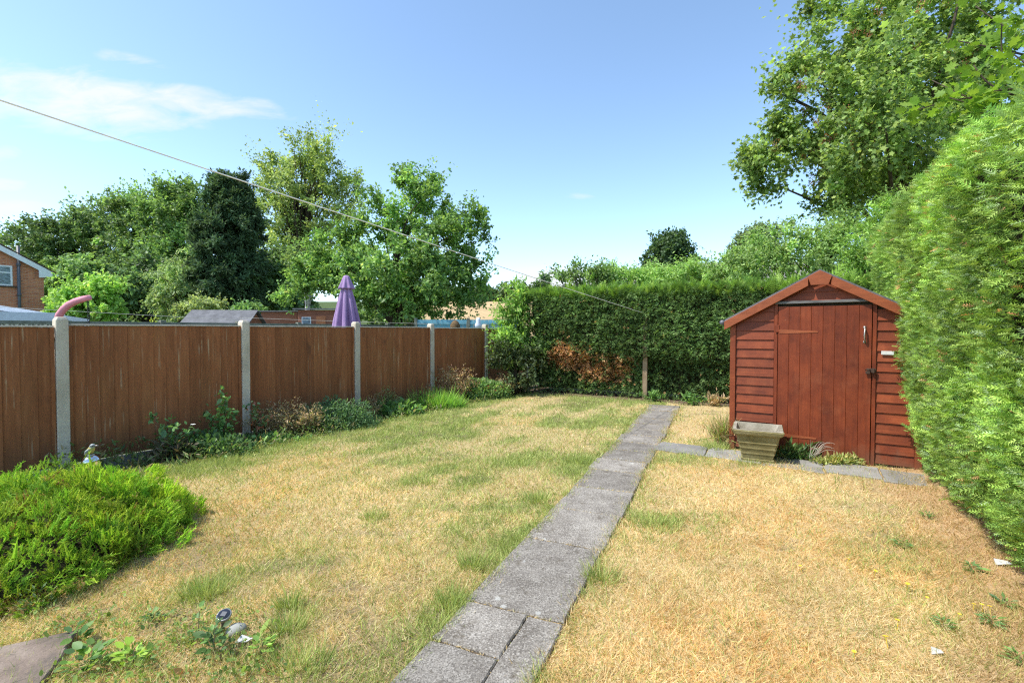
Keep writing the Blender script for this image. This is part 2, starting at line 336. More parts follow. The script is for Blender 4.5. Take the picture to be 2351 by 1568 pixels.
M['pink'] = mat_plain('pink_foam', (.74, .30, .36), .7, 0, .25)
M['black'] = mat_plain('black_metal', (.02, .02, .022), .4)
M['chrome'] = mat_plain('polished_steel', (.72, .72, .72), .06, 1.0)
M['rope'] = mat_plain('white_line', (.88, .86, .80), .6); M['wire'] = mat_plain('grey_wire', (.42, .41, .36), .6)
M['bark'] = mat_noise('brown_bark', [(.3, (.040, .030, .021)), (.7, (.105, .082, .060))], 9, (1, 1, .25), .95, .7, .03, .1)
M['birch'] = mat_noise('white_birch_bark', [(.35, (.16, .15, .14)), (.5, (.52, .51, .48)), (.7, (.66, .65, .62))], 7, (1, 1, 2.5), .9, .4, .02, .2)
M['twig'] = mat_noise('dry_twig', [(.3, (.10, .070, .045)), (.7, (.22, .17, .115))], 12, (1, 1, 1), .9, .2, .004, .1)
M['postwood'] = mat_noise('weathered_post', [(.3, (.20, .14, .085)), (.7, (.36, .27, .18))], 8, (4, 4, .6), .9, .4, .006, .15, fine=50)
M['purple'] = mat_noise('faded_purple_canvas', [(.3, (.27, .175, .33)), (.7, (.36, .245, .42))], 3, (1, 1, 1), .9, .15, .01, .15, fine=40)
M['brownshed'] = mat_noise('brown_shed_boards', [(.3, (.22, .085, .050)), (.7, (.34, .14, .085))], 5, (1, 1, 5), .8, .3, .006, .2, objvar=.25)
M['orangedoor'] = mat_plain('orange_door', (.46, .16, .06), .7)
M['blue'] = mat_noise('turquoise_fence_paint', [(.3, (.13, .31, .38)), (.7, (.19, .40, .47))], 4, (1, 1, .6), .7, .2, .005, .3, objvar=.15)
M['wicker'] = mat_noise('brown_wicker', [(.35, (.06, .038, .02)), (.65, (.22, .15, .08))], 40, (1, 1, 1), .9, .6, .02, .1)
M['latt'] = mat_noise('mossy_concrete_fence', [(.3, (.12, .125, .095)), (.7, (.26, .26, .215))], 9, (1, 1, 1), .95, .5, .01, .1, fine=50)
M['leaf'] = mat_leaf('leaf'); M['leaf_gloss'] = mat_leaf('glossy_leaf', .25, .38, .5); M['conifer'] = mat_leaf('conifer_frond', .34, .6, .2)
M['needle'] = mat_leaf('heath_needles', .36, .6, .2); M['grass'] = mat_leaf('grass_blades', .30, .7, .15)
M['core'] = mat_noise('deep_shade_core', [(.35, (.020, .019, .010)), (.65, (.052, .046, .026))], 25, (1, 1, 1), 1, .8, .04, .05)  # twig brown kept dark, with deep inner shade put into the colour
M['ground'] = mat_attr('lawn_thatch_and_soil', fine=55, amt=.6); M['far'] = mat_attr('far_ground', fine=.6, amt=.35)
M['solar'] = mat_glass('solar_cell', (.008, .010, .016)); M['pebble'] = mat_noise('grey_pebble', [(.3, (.22, .225, .20)), (.7, (.40, .40, .37))], 9, (1, 1, 1), .8, .3, .006, .2)
M['paper'] = mat_plain('white_scrap', (.62, .62, .60), .8); M['yellow'] = mat_plain('yellow_petal', (.72, .52, .03), .7); M['petalw'] = mat_plain('white_petal', (.78, .78, .74), .7)
M['breast'] = mat_plain('painted_yellow_breast', (.42, .37, .12), .5); M['birdgrey'] = mat_plain('painted_grey_head', (.28, .31, .30), .5)
M['heather'] = mat_noise('haze_grey_hill', [(.3, (.24, .22, .22)), (.7, (.34, .32, .30))], .01, (1, 1, 1), 1, .1, 1, .05)  # grey of the far hill carries distance haze in the colour

# ------------------------------------------------------------------ leaf templates: (verts, tris), y = along the leaf, z = normal
def fan(outline, fold=.0):
    o = [(0.0, .45, 0.0)] + [(x, y, abs(x) * fold) for x, y in outline]; n = len(outline)
    return np.array(o), np.array([(0, i + 1, (i + 1) % n + 1) for i in range(n)])
T_DIA = (np.array([(0, 0, 0), (.34, .5, .08), (0, 1, 0), (-.34, .5, .08)]), np.array([(0, 1, 2), (0, 2, 3)]))
T_NAR = (np.array([(0, 0, 0), (.16, .45, .04), (0, 1, -.08), (-.16, .45, .04)]), np.array([(0, 1, 2), (0, 2, 3)]))
T_OVAL = fan([(0, 0), (.22, .2), (.3, .5), (.2, .8), (0, 1.05), (-.2, .8), (-.3, .5), (-.22, .2)], .18)
T_LOBE = fan([(0, 0), (.10, .16), (.34, .22), (.20, .38), (.47, .52), (.24, .62), (.34, .88), (.10, .84), (0, 1.08), (-.10, .84), (-.34, .88), (-.24, .62), (-.47, .52), (-.20, .38), (-.34, .22), (-.10, .16)], .15)
T_MAPLE = fan([(0, 0), (.42, .08), (.24, .30), (.56, .56), (.22, .62), (0, 1.05), (-.22, .62), (-.56, .56), (-.24, .30), (-.42, .08)], .14)
def frond(k, width, lean=.16, th=.05, droop=.16):
    v = []; f = []
    for i in range(k):
        t = .10 + .80 * i / k
        for s in (-1, 1):
            wd = width * (1 - t) ** .7 * (.75 + .5 * ((i * 7 + (s > 0) * 3) % 5) / 5) + .02; b = len(v)
            v += [(0, t - th * .6, -droop * t * t), (0, t + th * .9, -droop * t * t), (s * wd, t + lean * (.6 + .8 * (1 - t)), -droop * t * t - .10 * wd)]; f.append((b, b + 1, b + 2))
    b = len(v); v += [(-.022, .0, 0), (.022, 0, 0), (0, 1.02, -droop)]; f.append((b, b + 1, b + 2))
    return np.array(v), np.array(f)
T_FROND = frond(4, .34, .18, .085); T_FROND_S = frond(2, .42, .20, .14); T_FROND_L = frond(6, .26, .22, .07, .05)
def heath():
    v = []; f = []
    for a in (0, 1.57):
        c, s_ = math.cos(a), math.sin(a); b = len(v); v += [(-.075 * c, .10, -.075 * s_), (.075 * c, .10, .075 * s_), (0, 1, 0)]; f += [(b, b + 1, b + 2)]
    for i in range(5):
        a = i * 2.4; t = .22 + .14 * i; c, s_ = math.cos(a), math.sin(a); b = len(v); L = .25 - .02 * i
        v += [(0, t - .04, 0), (0, t + .06, 0), (L * c, t + .16, L * s_)]; f.append((b, b + 1, b + 2))
    return np.array(v), np.array(f)
T_HEATH = heath()
T_LOBE6 = fan([(0, 0), (.40, .30), (.22, .55), (.36, .82), (0, 1.05), (-.36, .82), (-.22, .55), (-.40, .30)][::1], .14); T_LOBE6 = (T_LOBE6[0][1:], np.array([(0, 1, 2), (0, 2, 6), (0, 6, 7), (2, 3, 4), (2, 4, 6), (6, 4, 5)]))
T_MAPLE6 = (T_MAPLE[0][1:], np.array([(0, 1, 2), (0, 8, 9), (0, 3, 4), (6, 7, 0), (0, 4, 6), (4, 5, 6)]))

def leaves(name, T, pos, axis, nrm, size, col, mat, parent=None, wscale=None):
    Tv, Tf = T; n = len(pos); k = len(Tv)
    y = unit(axis); x = unit(np.cross(y, nrm)); z = np.cross(x, y)
    s = np.broadcast_to(np.asarray(size, float), (n,))[:, None, None]
    wx = 1.0 if wscale is None else np.asarray(wscale)[:, None, None]
    Vt = pos[:, None, :] + s * (wx * Tv[None, :, 0, None] * x[:, None, :] + Tv[None, :, 1, None] * y[:, None, :] + Tv[None, :, 2, None] * z[:, None, :])
    Fc = (Tf[None] + (np.arange(n) * k)[:, None, None]).reshape(-1, 3)
    me = raw_mesh(name, Vt.reshape(-1, 3), Fc, np.repeat(col, k, axis=0))
    return obj(name, me, mat, parent)
def palette(n, cols, w=None, var=.22, clump=None):
    cols = np.array(cols); i = RNG.choice(len(cols), n, p=None if w is None else np.array(w) / sum(w)); c = cols[i]
    k = np.exp(RNG.normal(0, var, n))[:, None]
    if clump is not None: k = k * clump[:, None]
    return np.clip(c * k, 0, .9)

# ------------------------------------------------------------------ trees
def limb_tube(mb, a, b, r0, r1, seg=5, sag=.12, n=6):
    a = Vector(a); b = Vector(b); L = (b - a).length; pts = []; off = Vector(rnd(1)[0]) * L * .06
    for i in range(seg + 1):
        t = i / seg; p = a.lerp(b, t) + off * math.sin(t * math.pi) + Vector((0, 0, L * sag * math.sin(t * math.pi))); pts.append(p)
    mb.tube(pts, [r0 + (r1 - r0) * i / seg for i in range(seg + 1)], n)
    return pts
def tree(name, label, base, blobs, nclump, rc, twigs, per, T, lsize, cols, wts=None, trunk_r=.2, fork=.35, bark='bark', leafmat='leaf', shell=2.2, upb=.35, group=None, limbs=26, outb=.6, cvar=.22, hang=0.0, spread=.08, cat='tree', fol=1.75):
    """blobs: (centre offset xyz from base, radii xyz). Clumps of leafy twigs at the ends of limbs."""
    root = empty(name, tuple(base)); tag(root, label, cat, group); base = np.array(base, float)
    vol = np.array([b[3] * b[4] * b[5] for b in blobs]) ** .75; pick = RNG.choice(len(blobs), nclump, p=vol / vol.sum())
    B = np.array(blobs)[pick]; d = unit(rnd(nclump)); rad = RNG.random(nclump) ** (1 / shell)
    cc = B[:, :3] + d * rad[:, None] * B[:, 3:]; cen = np.average(np.array(blobs)[:, :3], axis=0, weights=vol)
    top = max(b[2] + b[5] for b in blobs); zc = cen[2]
    # wood
    tk = MB(); th = max(.4, zc + (top - zc) * .45); bend = rnd(1)[0] * .03 * th
    tp = [Vector((cen[0] * (i / 8) ** 1.6 + bend[0] * math.sin(i / 8 * 3), cen[1] * (i / 8) ** 1.6 + bend[1] * math.sin(i / 8 * 3), -.15 + (th + .15) * i / 8)) for i in range(9)]
    tk.tube(tp, [trunk_r * (1.25 if i == 0 else 1) * (1 - .85 * i / 8) for i in range(9)], 10); tk.build('trunk', M[bark], root, smooth=True)
    br = MB(); idx = RNG.choice(nclump, min(limbs, nclump), replace=False)
    for i in idx:
        t = min(.95, max(fork, (cc[i, 2] / max(th, .1)) * .62 * (.7 + .4 * RNG.random()))); k = t * 8; j = min(7, int(k)); st = tp[j].lerp(tp[j + 1], k - j)
        r0 = trunk_r * (1 - .85 * t) * .55; limb_tube(br, st, cc[i], r0, r0 * .18)
    br.build('branches', M[bark], root, smooth=True)
    # twigs
    nt_ = nclump * twigs; ci = np.repeat(np.arange(nclump), twigs); od = unit((cc - cen) / np.maximum(B[:, 3:], .1))
    td = unit(od[ci] * outb + rnd(nt_) * .75 + np.array((0, 0, upb)))
    rcl = rc * np.exp(RNG.normal(0, .28, nclump)); L = rcl[ci] * (.5 + .8 * RNG.random(nt_))
    n = nt_ * per; ti = np.repeat(np.arange(nt_), per); tt = RNG.random(n) ** .8
    pos = cc[ci[ti]] + td[ti] * (tt * L[ti])[:, None] + rnd(n) * (rcl[ci[ti]] * spread)[:, None]
    pos[:, 2] -= hang * (tt ** 2) * L[ti]
    ax = unit(td[ti] * .5 + rnd(n) * .7 + np.array((0, 0, -.25 - hang))); nr = unit(od[ci[ti]] * .45 + np.array((0, 0, .75)) + rnd(n) * .55)
    cb = np.exp(RNG.normal(0, cvar, nclump))
    col = palette(n, cols, wts, .18, cb[ci[ti]]) * fol; col = np.clip(col * .86 + col.mean(1, keepdims=True) * .14 + np.array((.012, .008, .004)), 0, .8)
    pos[:, 2] = np.maximum(pos[:, 2], .05)
    crown = leaves('crown', T, pos, ax, nr, lsize * np.exp(RNG.normal(0, .22, n)), col, M[leafmat], root); crown['kind'] = 'stuff'
    return root

# ================================================================== SETTING
# far terrain: level near the gardens, a stubble field rising behind, moorland far off with haze put into its grey
def terr_h(x, y):
    r = np.hypot(x, y)
    return -0.16 + 11.0 * sstep(55, 165, y) + 10.0 * sstep(165, 420, y) + 0.4 * (fbm(x / 25, y / 25, 5) - .5) * sstep(40, 90, r)
def build_terrain():
    rr = np.concatenate([np.linspace(0.5, 30, 16), np.geomspace(33, 4500, 70)]); aa = np.linspace(-math.pi, math.pi, 181)
    A, RR = np.meshgrid(aa[:-1], rr); x = RR * np.sin(A); y = RR * np.cos(A); z = terr_h(x, y)
    n = 180; m = len(rr); V_ = np.stack([x, y, z], -1).reshape(-1, 3)
    i, k = np.meshgrid(np.arange(m - 1), np.arange(n), indexing='ij'); a = i * n + k; b = i * n + (k + 1) % n; c = (i + 1) * n + (k + 1) % n; d = (i + 1) * n + k
    F_ = np.concatenate([np.stack([a, b, c], -1).reshape(-1, 3), np.stack([a, c, d], -1).reshape(-1, 3)])
    F_ = np.concatenate([F_, np.array([[0, (j + 1) % n, j] for j in range(1, n - 1)])])[:, ::-1]
    X, Y = V_[:, 0], V_[:, 1]
    fld = sstep(48, 54, Y) * (1 - sstep(158, 166, Y)) * sstep(-.24, -.20, X / np.maximum(Y, 1)); nz_ = fbm(X / 9, Y / 9, 2)
    col = np.array((.075, .105, .035))[None] * (1 - fld)[:, None] + (np.array((.44, .315, .165))[None] * (.72 + .55 * nz_[:, None])) * fld[:, None]
    o = obj('ground', raw_mesh('ground', V_, F_, col), M['far']); tag(o, 'surrounding ground with straw-coloured stubble field rising behind the gardens', None, None, 'structure')
build_terrain()
def far_hill():
    g = 40; u = np.linspace(-1, 1, g); X, Y = np.meshgrid(u, u); h = np.clip(1 - X ** 2 - Y ** 2, 0, None) ** .7
    z = 205 * h * (.9 + .2 * fbm(X * 4 + 9, Y * 4 + 3, 4)); V_ = np.stack([720 + X * 760, 1500 + Y * 420, z], -1).reshape(-1, 3)
    i, k = np.meshgrid(np.arange(g - 1), np.arange(g - 1), indexing='ij'); a = i * g + k
    F_ = np.concatenate([np.stack([a, a + 1, a + g + 1], -1).reshape(-1, 3), np.stack([a, a + g + 1, a + g], -1).reshape(-1, 3)])
    o = obj('hill', raw_mesh('hill', V_, F_), M['heather'], smooth=True); tag(o, 'distant bare hill beyond the hedge, greyed in its colour for haze', None, None, 'structure')
far_hill()

# ------------------------------------------------------------------ the lawn
def dists(x, y):
    f = (x - P1[0]) * FN[0] + (y - P1[1]) * FN[1]
    p = (x - PL0[0]) * PN[0] + (y - PL0[1]) * PN[1]; ps = (x - PL0[0]) * PD[0] + (y - PL0[1]) * PD[1]
    h = -((x - HB[0]) * HN[0] + (y - HB[1]) * HN[1]); hg = -h            # hg > 0 on the garden side
    k = (x - KB[0]) * KN[0] + (y - KB[1]) * KN[1]                          # > 0 in front of the back hedge
    su = (x - S0[0]) * SU[0] + (y - S0[1]) * SU[1]; sv = (x - S0[0]) * SV[0] + (y - S0[1]) * SV[1]
    return f, p, ps, hg, k, su, sv
BUSH = V2(-3.32, 3.20)
def spot(x, y, c, r): return np.exp(-((x - c[0]) ** 2 + (y - c[1]) ** 2) / (r * r))
G1 = grd(1500, 1205); G2 = grd(1640, 1022); G3 = grd(1560, 1050); G4 = grd(680, 1500); G5 = grd(470, 1355); G6 = grd(1310, 1060); G7 = grd(700, 1420)
def cover(x, y):
    f, p, ps, hg, k, su, sv = dists(x, y); edge = fbm(x * 3, y * 3, 8)
    n1 = fbm(x * 1.3, y * 1.3, 21); n2 = fbm(x * 4, y * 4, 31)
    left = (p < 0).astype(float)
    g = .07 + .62 * sstep(.50, .72, n1 * .68 + n2 * .32) * (.30 + .70 * left)
    g = g + left * .62 * np.exp(-np.maximum(-p - .27, 0) / .20) * sstep(.30, .62, n2 * .6 + n1 * .4) * (1 - .4 * sstep(7, 8.5, y))
    g = g + (1 - left) * .35 * np.exp(-np.maximum(p - .27, 0) / .10) * sstep(.4, .6, n2)
    stripe = .5 + .5 * np.sin((f - .2 * np.sin(ps * .6)) * 2 * math.pi / .62)
    g = g + left * sstep(4.2, 6.5, y) * (.10 + .42 * stripe * sstep(.25, .6, n1)) + .10 * left + left * .24 * stripe * sstep(.35, .6, n1)
    g = g + .85 * (1 - sstep(.95, 1.55, f + .25 * (edge - .5)))
    g = g + .7 * spot(x, y, G1, .30) * sstep(.3, .55, n2) + .7 * spot(x, y, G2, .30) + .6 * spot(x, y, G3, .35) + .35 * spot(x, y, G4, .20) + .7 * spot(x, y, G5, .16) + .5 * spot(x, y, G6, .4) + .5 * spot(x, y, G7, .14)
    g = g + .5 * (1 - sstep(.2, .7, k)) * left
    g = g * (1 - .75 * spot(x, y, grd(800, 1480), .50))
    soil = 1 - sstep(.45, 1.0, f + .5 * (edge - .5))
    soil = np.maximum(soil, .60 * sstep(.50, .64, n1 * .35 + n2 * .65 + .06) * (1 - sstep(1.55, 2.55, np.hypot(x + 2.1, (y - 2.05) * 1.3))))
    soil = np.maximum(soil, 1 - sstep(.05, .30, k + .3 * (edge - .5)))
    soil = np.maximum(soil, 1 - sstep(.75, 1.05, np.hypot(x - BUSH[0], y - BUSH[1]) + .2 * (edge - .5)))
    soil = np.maximum(soil, .55 * sstep(.65, .72, n2 * .75 + n1 * .25)); soil = np.maximum(soil, .5 * sstep(.54, .62, n2) * (1 - sstep(.3, 1.0, hg)))
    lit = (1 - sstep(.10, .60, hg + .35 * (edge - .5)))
    return np.clip(g, 0, .97), np.clip(soil, 0, 1), np.clip(lit, 0, 1)
STRAW = np.array([(.71, .555, .315), (.65, .480, .240), (.77, .640, .405), (.59, .415, .195)]); GREEN = np.array([(.35, .43, .12), (.42, .48, .15), (.26, .35, .10), (.49, .50, .20)])
def build_lawn():
    ds = np.arange(.03, 12.5, .09); ss = np.arange(-5.2, 11.5, .09); D, S = np.meshgrid(ds, ss)
    x = P1[0] + S * FD[0] + D * FN[0]; y = P1[1] + S * FD[1] + D * FN[1]; z = lawn_h(x, y)
    m, n = D.shape; V_ = np.stack([x, y, z], -1).reshape(-1, 3); i, k = np.meshgrid(np.arange(m - 1), np.arange(n - 1), indexing='ij'); a = i * n + k
    F_ = np.concatenate([np.stack([a, a + 1, a + n + 1], -1).reshape(-1, 3), np.stack([a, a + n + 1, a + n], -1).reshape(-1, 3)])
    F_ = F_[:, ::-1] if np.cross(V_[F_[0, 1]] - V_[F_[0, 0]], V_[F_[0, 2]] - V_[F_[0, 0]])[2] < 0 else F_
    g, s, l = cover(V_[:, 0], V_[:, 1]); g, s, l = g[:, None], s[:, None], l[:, None]
    col = np.array((.50, .375, .200)) * (1 - g) + np.array((.20, .215, .070)) * g
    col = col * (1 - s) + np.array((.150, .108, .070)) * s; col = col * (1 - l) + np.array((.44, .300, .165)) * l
    o = obj('lawn', raw_mesh('lawn', V_, F_, col), M['ground'], smooth=True); tag(o, 'parched straw-coloured back garden lawn', None, None, 'structure')
build_lawn()

def on_slab(x, y):
    f, p, ps, hg, k, su, sv = dists(x, y); e = (fbm(x * 7, y * 7, 77) - .5)
    a = (np.abs(p) < .262 + .11 * e) & (ps < 7.95)
    b = (su > -.80) & (su < 2.0) & (sv > -.62 + .16 * e) & (sv < -.16 + .2 * e) & (fbm(x * 3, y * 3, 99) > .52)
    return a | b
def in_garden(x, y):
    f, p, ps, hg, k, su, sv = dists(x, y)
    ok = (f > .12) & (hg > -.15) & (k > -.02) & ~((su > -.02) & (su < 1.9) & (sv > -.03)) & (np.hypot((x - BUSH[0]), (y - BUSH[1])) > .72)
    return ok
def blades(n, y0, y1, xm, ln, wd, lean, green_only=False, pw=1.0):
    """scatter blades in the depth band y0..y1"""
    y = y0 + (y1 - y0) * RNG.random(n) ** pw; x = (RNG.random(n) * 2 - 1) * (y * 1.10 + xm)
    ok = in_garden(x, y) & ~on_slab(x, y); x, y = x[ok], y[ok]
    g, s, l = cover(x, y); r = RNG.random(len(x)); isg = r < g
    if green_only: keep = isg & (RNG.random(len(x)) < .9)
    else: keep = RNG.random(len(x)) > s * .72
    x, y, isg, l, s = x[keep], y[keep], isg[keep], l[keep], s[keep]; n = len(x); z = lawn_h(x, y)
    ax = rnd(n) * np.where(isg, lean * .6, lean)[:, None]; ax[:, 2] = np.abs(ax[:, 2]) * .3 + np.where(isg, .9, .45)
    fa = fbm(x * 4.5, y * 4.5, 23, 2) * 16; ax[:, 0] += np.cos(fa) * .55; ax[:, 1] += np.sin(fa) * .55
    ax = unit(ax); L = ln * (.5 + .9 * RNG.random(n)) * (.65 + .7 * fbm(x * 5, y * 5, 29, 2)) * np.where(isg, 1.25, 1.0)
    col = np.where(isg[:, None], palette(n, GREEN, None, .22), palette(n, STRAW, [4, 3, 3, 2], .14))
    tone = (.70 + .42 * fbm(x * 1.1 + 5, y * 1.1, 41) + .34 * fbm(x * 6, y * 6, 43))[:, None]; warm = sstep(.42, .68, fbm(x * .9, y * .9 + 9, 55))[:, None]
    col = np.where(isg[:, None], col, col * tone * (1 - .14 * warm * np.array((0., .7, 1.6))))
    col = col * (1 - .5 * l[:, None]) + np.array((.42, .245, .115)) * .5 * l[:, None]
    T = (np.array([(-.5, 0, 0), (.5, 0, 0), (0, 1, .1)]), np.array([(0, 1, 2)]))
    return np.stack([x, y, z - .004], -1), ax, L, wd / L * (.7 + .6 * RNG.random(n)), col, T
sets = [blades(210000, 1.75, 3.4, .25, .048, .0036, 1.15), blades(170000, 3.4, 5.6, .2, .046, .0050, 1.15), blades(110000, 5.6, 8.3, .2, .038, .008, 1.1), blades(60000, 8.3, 12.0, .2, .038, .012, 1.1),
        blades(40000, 1.75, 4.2, .25, .060, .0046, .8, True), blades(42000, 4.2, 8.0, .2, .058, .007, .8, True), blades(26000, 8.0, 12, .2, .058, .011, .8, True)]
T_BL = sets[0][5]; T_GR = (T_BL[0] * np.array((.055, 1, 1)), T_BL[1])
pos, ax, L, wsc, col = [np.concatenate([s[i] for s in sets]) for i in range(5)]
ne = 15000; pe_s = -.6 + 8.4 * RNG.random(ne); sd_ = RNG.choice([-1., 1.], ne); pe = sd_ * (.29 + .05 * RNG.normal(size=ne) * .6 - .05 * RNG.random(ne)); xe = PL0[0] + PD[0] * pe_s + PN[0] * pe; ye = PL0[1] + PD[1] * pe_s + PN[1] * pe; thick = fbm(pe_s * 2.2, sd_ * 3 + 7, 67) + .4 * fbm(pe_s * 9, sd_ * 5, 68); kp = RNG.random(ne) < sstep(.45, .95, thick); xe, ye, sd_, thick = xe[kp], ye[kp], sd_[kp], thick[kp]; ne = len(xe)
ige = RNG.random(ne) < np.where(sd_ < 0, .62, .30); axe = np.stack([-sd_ * PN[0] * .35, -sd_ * PN[1] * .35, .75 + 0 * sd_], -1) + rnd(ne) * .45; Le = .055 * (.5 + .9 * RNG.random(ne)); ce = np.where(ige[:, None], palette(ne, GREEN, None, .2), palette(ne, STRAW, None, .15))
pos, ax, L, wsc, col = np.concatenate([pos, np.stack([xe, ye, lawn_h(xe, ye) - .003], -1)]), np.concatenate([ax, unit(axe)]), np.concatenate([L, Le]), np.concatenate([wsc, (.0042 + .0007 * ye) / Le]), np.concatenate([col, ce])
go = leaves('grass', T_BL, pos, ax, rnd(len(pos)), L, col, M['grass'], wscale=wsc); tag(go, 'dry straw-yellow lawn grass with green patches', 'grass', None, 'stuff')

# ------------------------------------------------------------------ paths
def slab_mesh(cx, cy, lx, ly, z0, z1, rot=0, name='slab', jit=.007):
    """a slab with slightly uneven, broken edges; local coordinates"""
    pts = []; e = []
    cs = [(-lx / 2, -ly / 2), (lx / 2, -ly / 2), (lx / 2, ly / 2), (-lx / 2, ly / 2)]
    for k in range(4):
        a, b = cs[k], cs[(k + 1) % 4]; seg = 6
        for j in range(seg):
            t = j / seg; q = jit if 0 < j else jit * 1.4; pts.append((a[0] + (b[0] - a[0]) * t + random.uniform(-q, q) * .6, a[1] + (b[1] - a[1]) * t + random.uniform(-q, q) * .6))
    c, s = math.cos(rot), math.sin(rot); pts = [(cx + x * c - y * s, cy + x * s + y * c) for x, y in pts]; inner = [(cx + (x - cx) * (1 - .012 / lx), cy + (y - cy) * (1 - .012 / ly)) for x, y in pts]
    n = len(pts); mb = MB(); tl = [random.uniform(-.006, .006) for _ in range(2)]
    zt = lambda x, y: z1 + tl[0] * (x - cx) / lx + tl[1] * (y - cy) / ly
    vs = [(x, y, z0) for x, y in pts] + [(x, y, zt(x, y) - .007) for x, y in pts] + [(x, y, zt(x, y)) for x, y in inner]
    fs = [(i, (i + 1) % n, (i + 1) % n + n, i + n) for i in range(n)] + [(i + n, (i + 1) % n + n, (i + 1) % n + 2 * n, i + 2 * n) for i in range(n)] + [tuple(range(2 * n, 3 * n))]
    mb.add(vs, fs); return mb
path = empty('path', (PL0[0], PL0[1], 0), math.atan2(PD[1], PD[0])); tag(path, 'narrow grey concrete slab path running down the lawn', None, None, 'structure')
# local x along the path, local y to its left
JN = []
def pslab(s0, s1, y0, y1, mat='slab', z=.022, rot=.006):
    slab_mesh((s0 + s1) / 2, (y0 + y1) / 2, s1 - s0 - .013, y1 - y0 - .006, -.05, z + random.uniform(-.004, .004), random.uniform(-rot, rot)).build('slab', M[mat], path); JN.append((s1, y0, s1, y1))
pslab(-1.35, -.55, -.28, .28); pslab(-.55, .14, -.085, .28, rot=0); pslab(.14, .50, -.085, .28, rot=0); pslab(-.55, .50, -.28, -.085, rot=0); JN.append((-.55, -.085, .5, -.085))
pslab(.50, 1.375, -.272, .29)
s = 1.375; k = 0
while s < 7.85:
    ln = [.62, .62, .60, .46, .46, .46, .45, .45][min(k, 7)]; o_ = random.uniform(-.012, .012) + (.02 if k in (2, 3) else 0)
    pslab(s, min(s + ln, 7.95), -.285 + o_, .285 + o_); s += ln; k += 1
jp = []
for j, (sa, ya, sb, yb) in enumerate(JN):
    m_ = 150 if j > 5 else 60; t_ = RNG.random(m_); jp.append(np.stack([sa + (sb - sa) * t_ + RNG.normal(0, .004, m_), ya + (yb - ya) * t_, np.full(m_, .012)], -1))
jp = np.concatenate(jp); n = len(jp); L_ = .022 * (.6 + RNG.random(n)); jo = leaves('joint_grass', T_BL, jp, unit(rnd(n) * np.array((.5, 1.2, .4)) + np.array((0, 0, .4))), rnd(n), L_, palette(n, np.concatenate([STRAW, STRAW, GREEN[:1]]), None, .15), M['grass'], path, wscale=(.004 + .0009 * np.maximum(jp[:, 0], 0)) / L_); jo['kind'] = 'stuff'
mb = MB(); mb.box(-1.4, 7.98, -.262, .262, -.06, .010); o = mb.build('bedding', M['soil'], path)
sp = empty('slab_strip', (S0[0], S0[1], 0), math.atan2(SU[1], SU[0])); tag(sp, 'row of overgrown grey slabs in front of the shed', None, None, 'structure')
u = -.82
for ln, d in ((.60, 0), (.62, .02), (.58, -.02), (.50, .03), (.60, -.03)):
    slab_mesh(u + ln / 2, -.40 + d, ln - .015, .45, -.05, .016 + random.uniform(-.004, .006), random.uniform(-.03, .03), jit=.02).build('slab', M['slab2'], sp); u += ln
PATC = V2(grd(60, 1510).x, grd(60, 1510).y)
pa = empty('patio', (grd(60, 1510).x, grd(60, 1510).y, 0), R(24)); tag(pa, 'worn patio slabs at the lawn corner below the bush', None, None, 'structure')
for i, (a, b, c, d) in enumerate(((-.70, .16, -.55, .10), (-.70, .16, -1.2, -.57), (-1.5, -.72, -.55, .10), (-1.5, -.72, -1.2, -.57))):
    slab_mesh((a + b) / 2, (c + d) / 2, b - a, d - c, -.05, .028 + .004 * i, 0, jit=.02).build('slab', M['patio'], pa)

# ================================================================== THE LEFT FENCE
fence = empty('wooden_fence', (P1[0], P1[1], 0), math.atan2(FD[1], FD[0]))
tag(fence, 'brown close-board fence with concrete posts and gravel boards', 'fence')
# local x along the fence, local -y faces the lawn
pm = MB(); pm.add([(-.052, -.062, -.35), (.052, -.062, -.35), (.052, .062, -.35), (-.052, .062, -.35), (-.052, -.062, 1.60), (.052, -.062, 1.60), (.052, .062, 1.60), (-.052, .062, 1.60), (-.036, -.044, 1.632), (.036, -.044, 1.632), (.036, .044, 1.632), (-.036, .044, 1.632)],
       [(0, 3, 2, 1), (0, 1, 5, 4), (1, 2, 6, 5), (2, 3, 7, 6), (3, 0, 4, 7), (4, 5, 9, 8), (5, 6, 10, 9), (6, 7, 11, 10), (7, 4, 8, 11), (8, 9, 10, 11)])
post_me = pm.mesh('post', .006); post_me.materials.append(M['concrete'])
for i in range(-1, 6):
    o = link(bpy.data.objects.new('post', post_me), fence); o.location = (i * FS, 0, random.uniform(-.008, .008)); o.rotation_euler = (random.uniform(-.004, .004), random.uniform(-.006, .006), 0)
bw = .126; bmx = MB(); bmx.prism([(0, -.005), (bw + .010, -.0125), (bw + .010, .002), (0, .004)], 0, 1.497, 'z')
board_me = bmx.mesh('board'); board_me.materials.append(M['fence'])
gb = MB(); gb.box(.054, FS - .054, -.022, .022, -.14, .032); gb_me = gb.mesh('gravel_board', .005); gb_me.materials.append(M['gravelboard'])
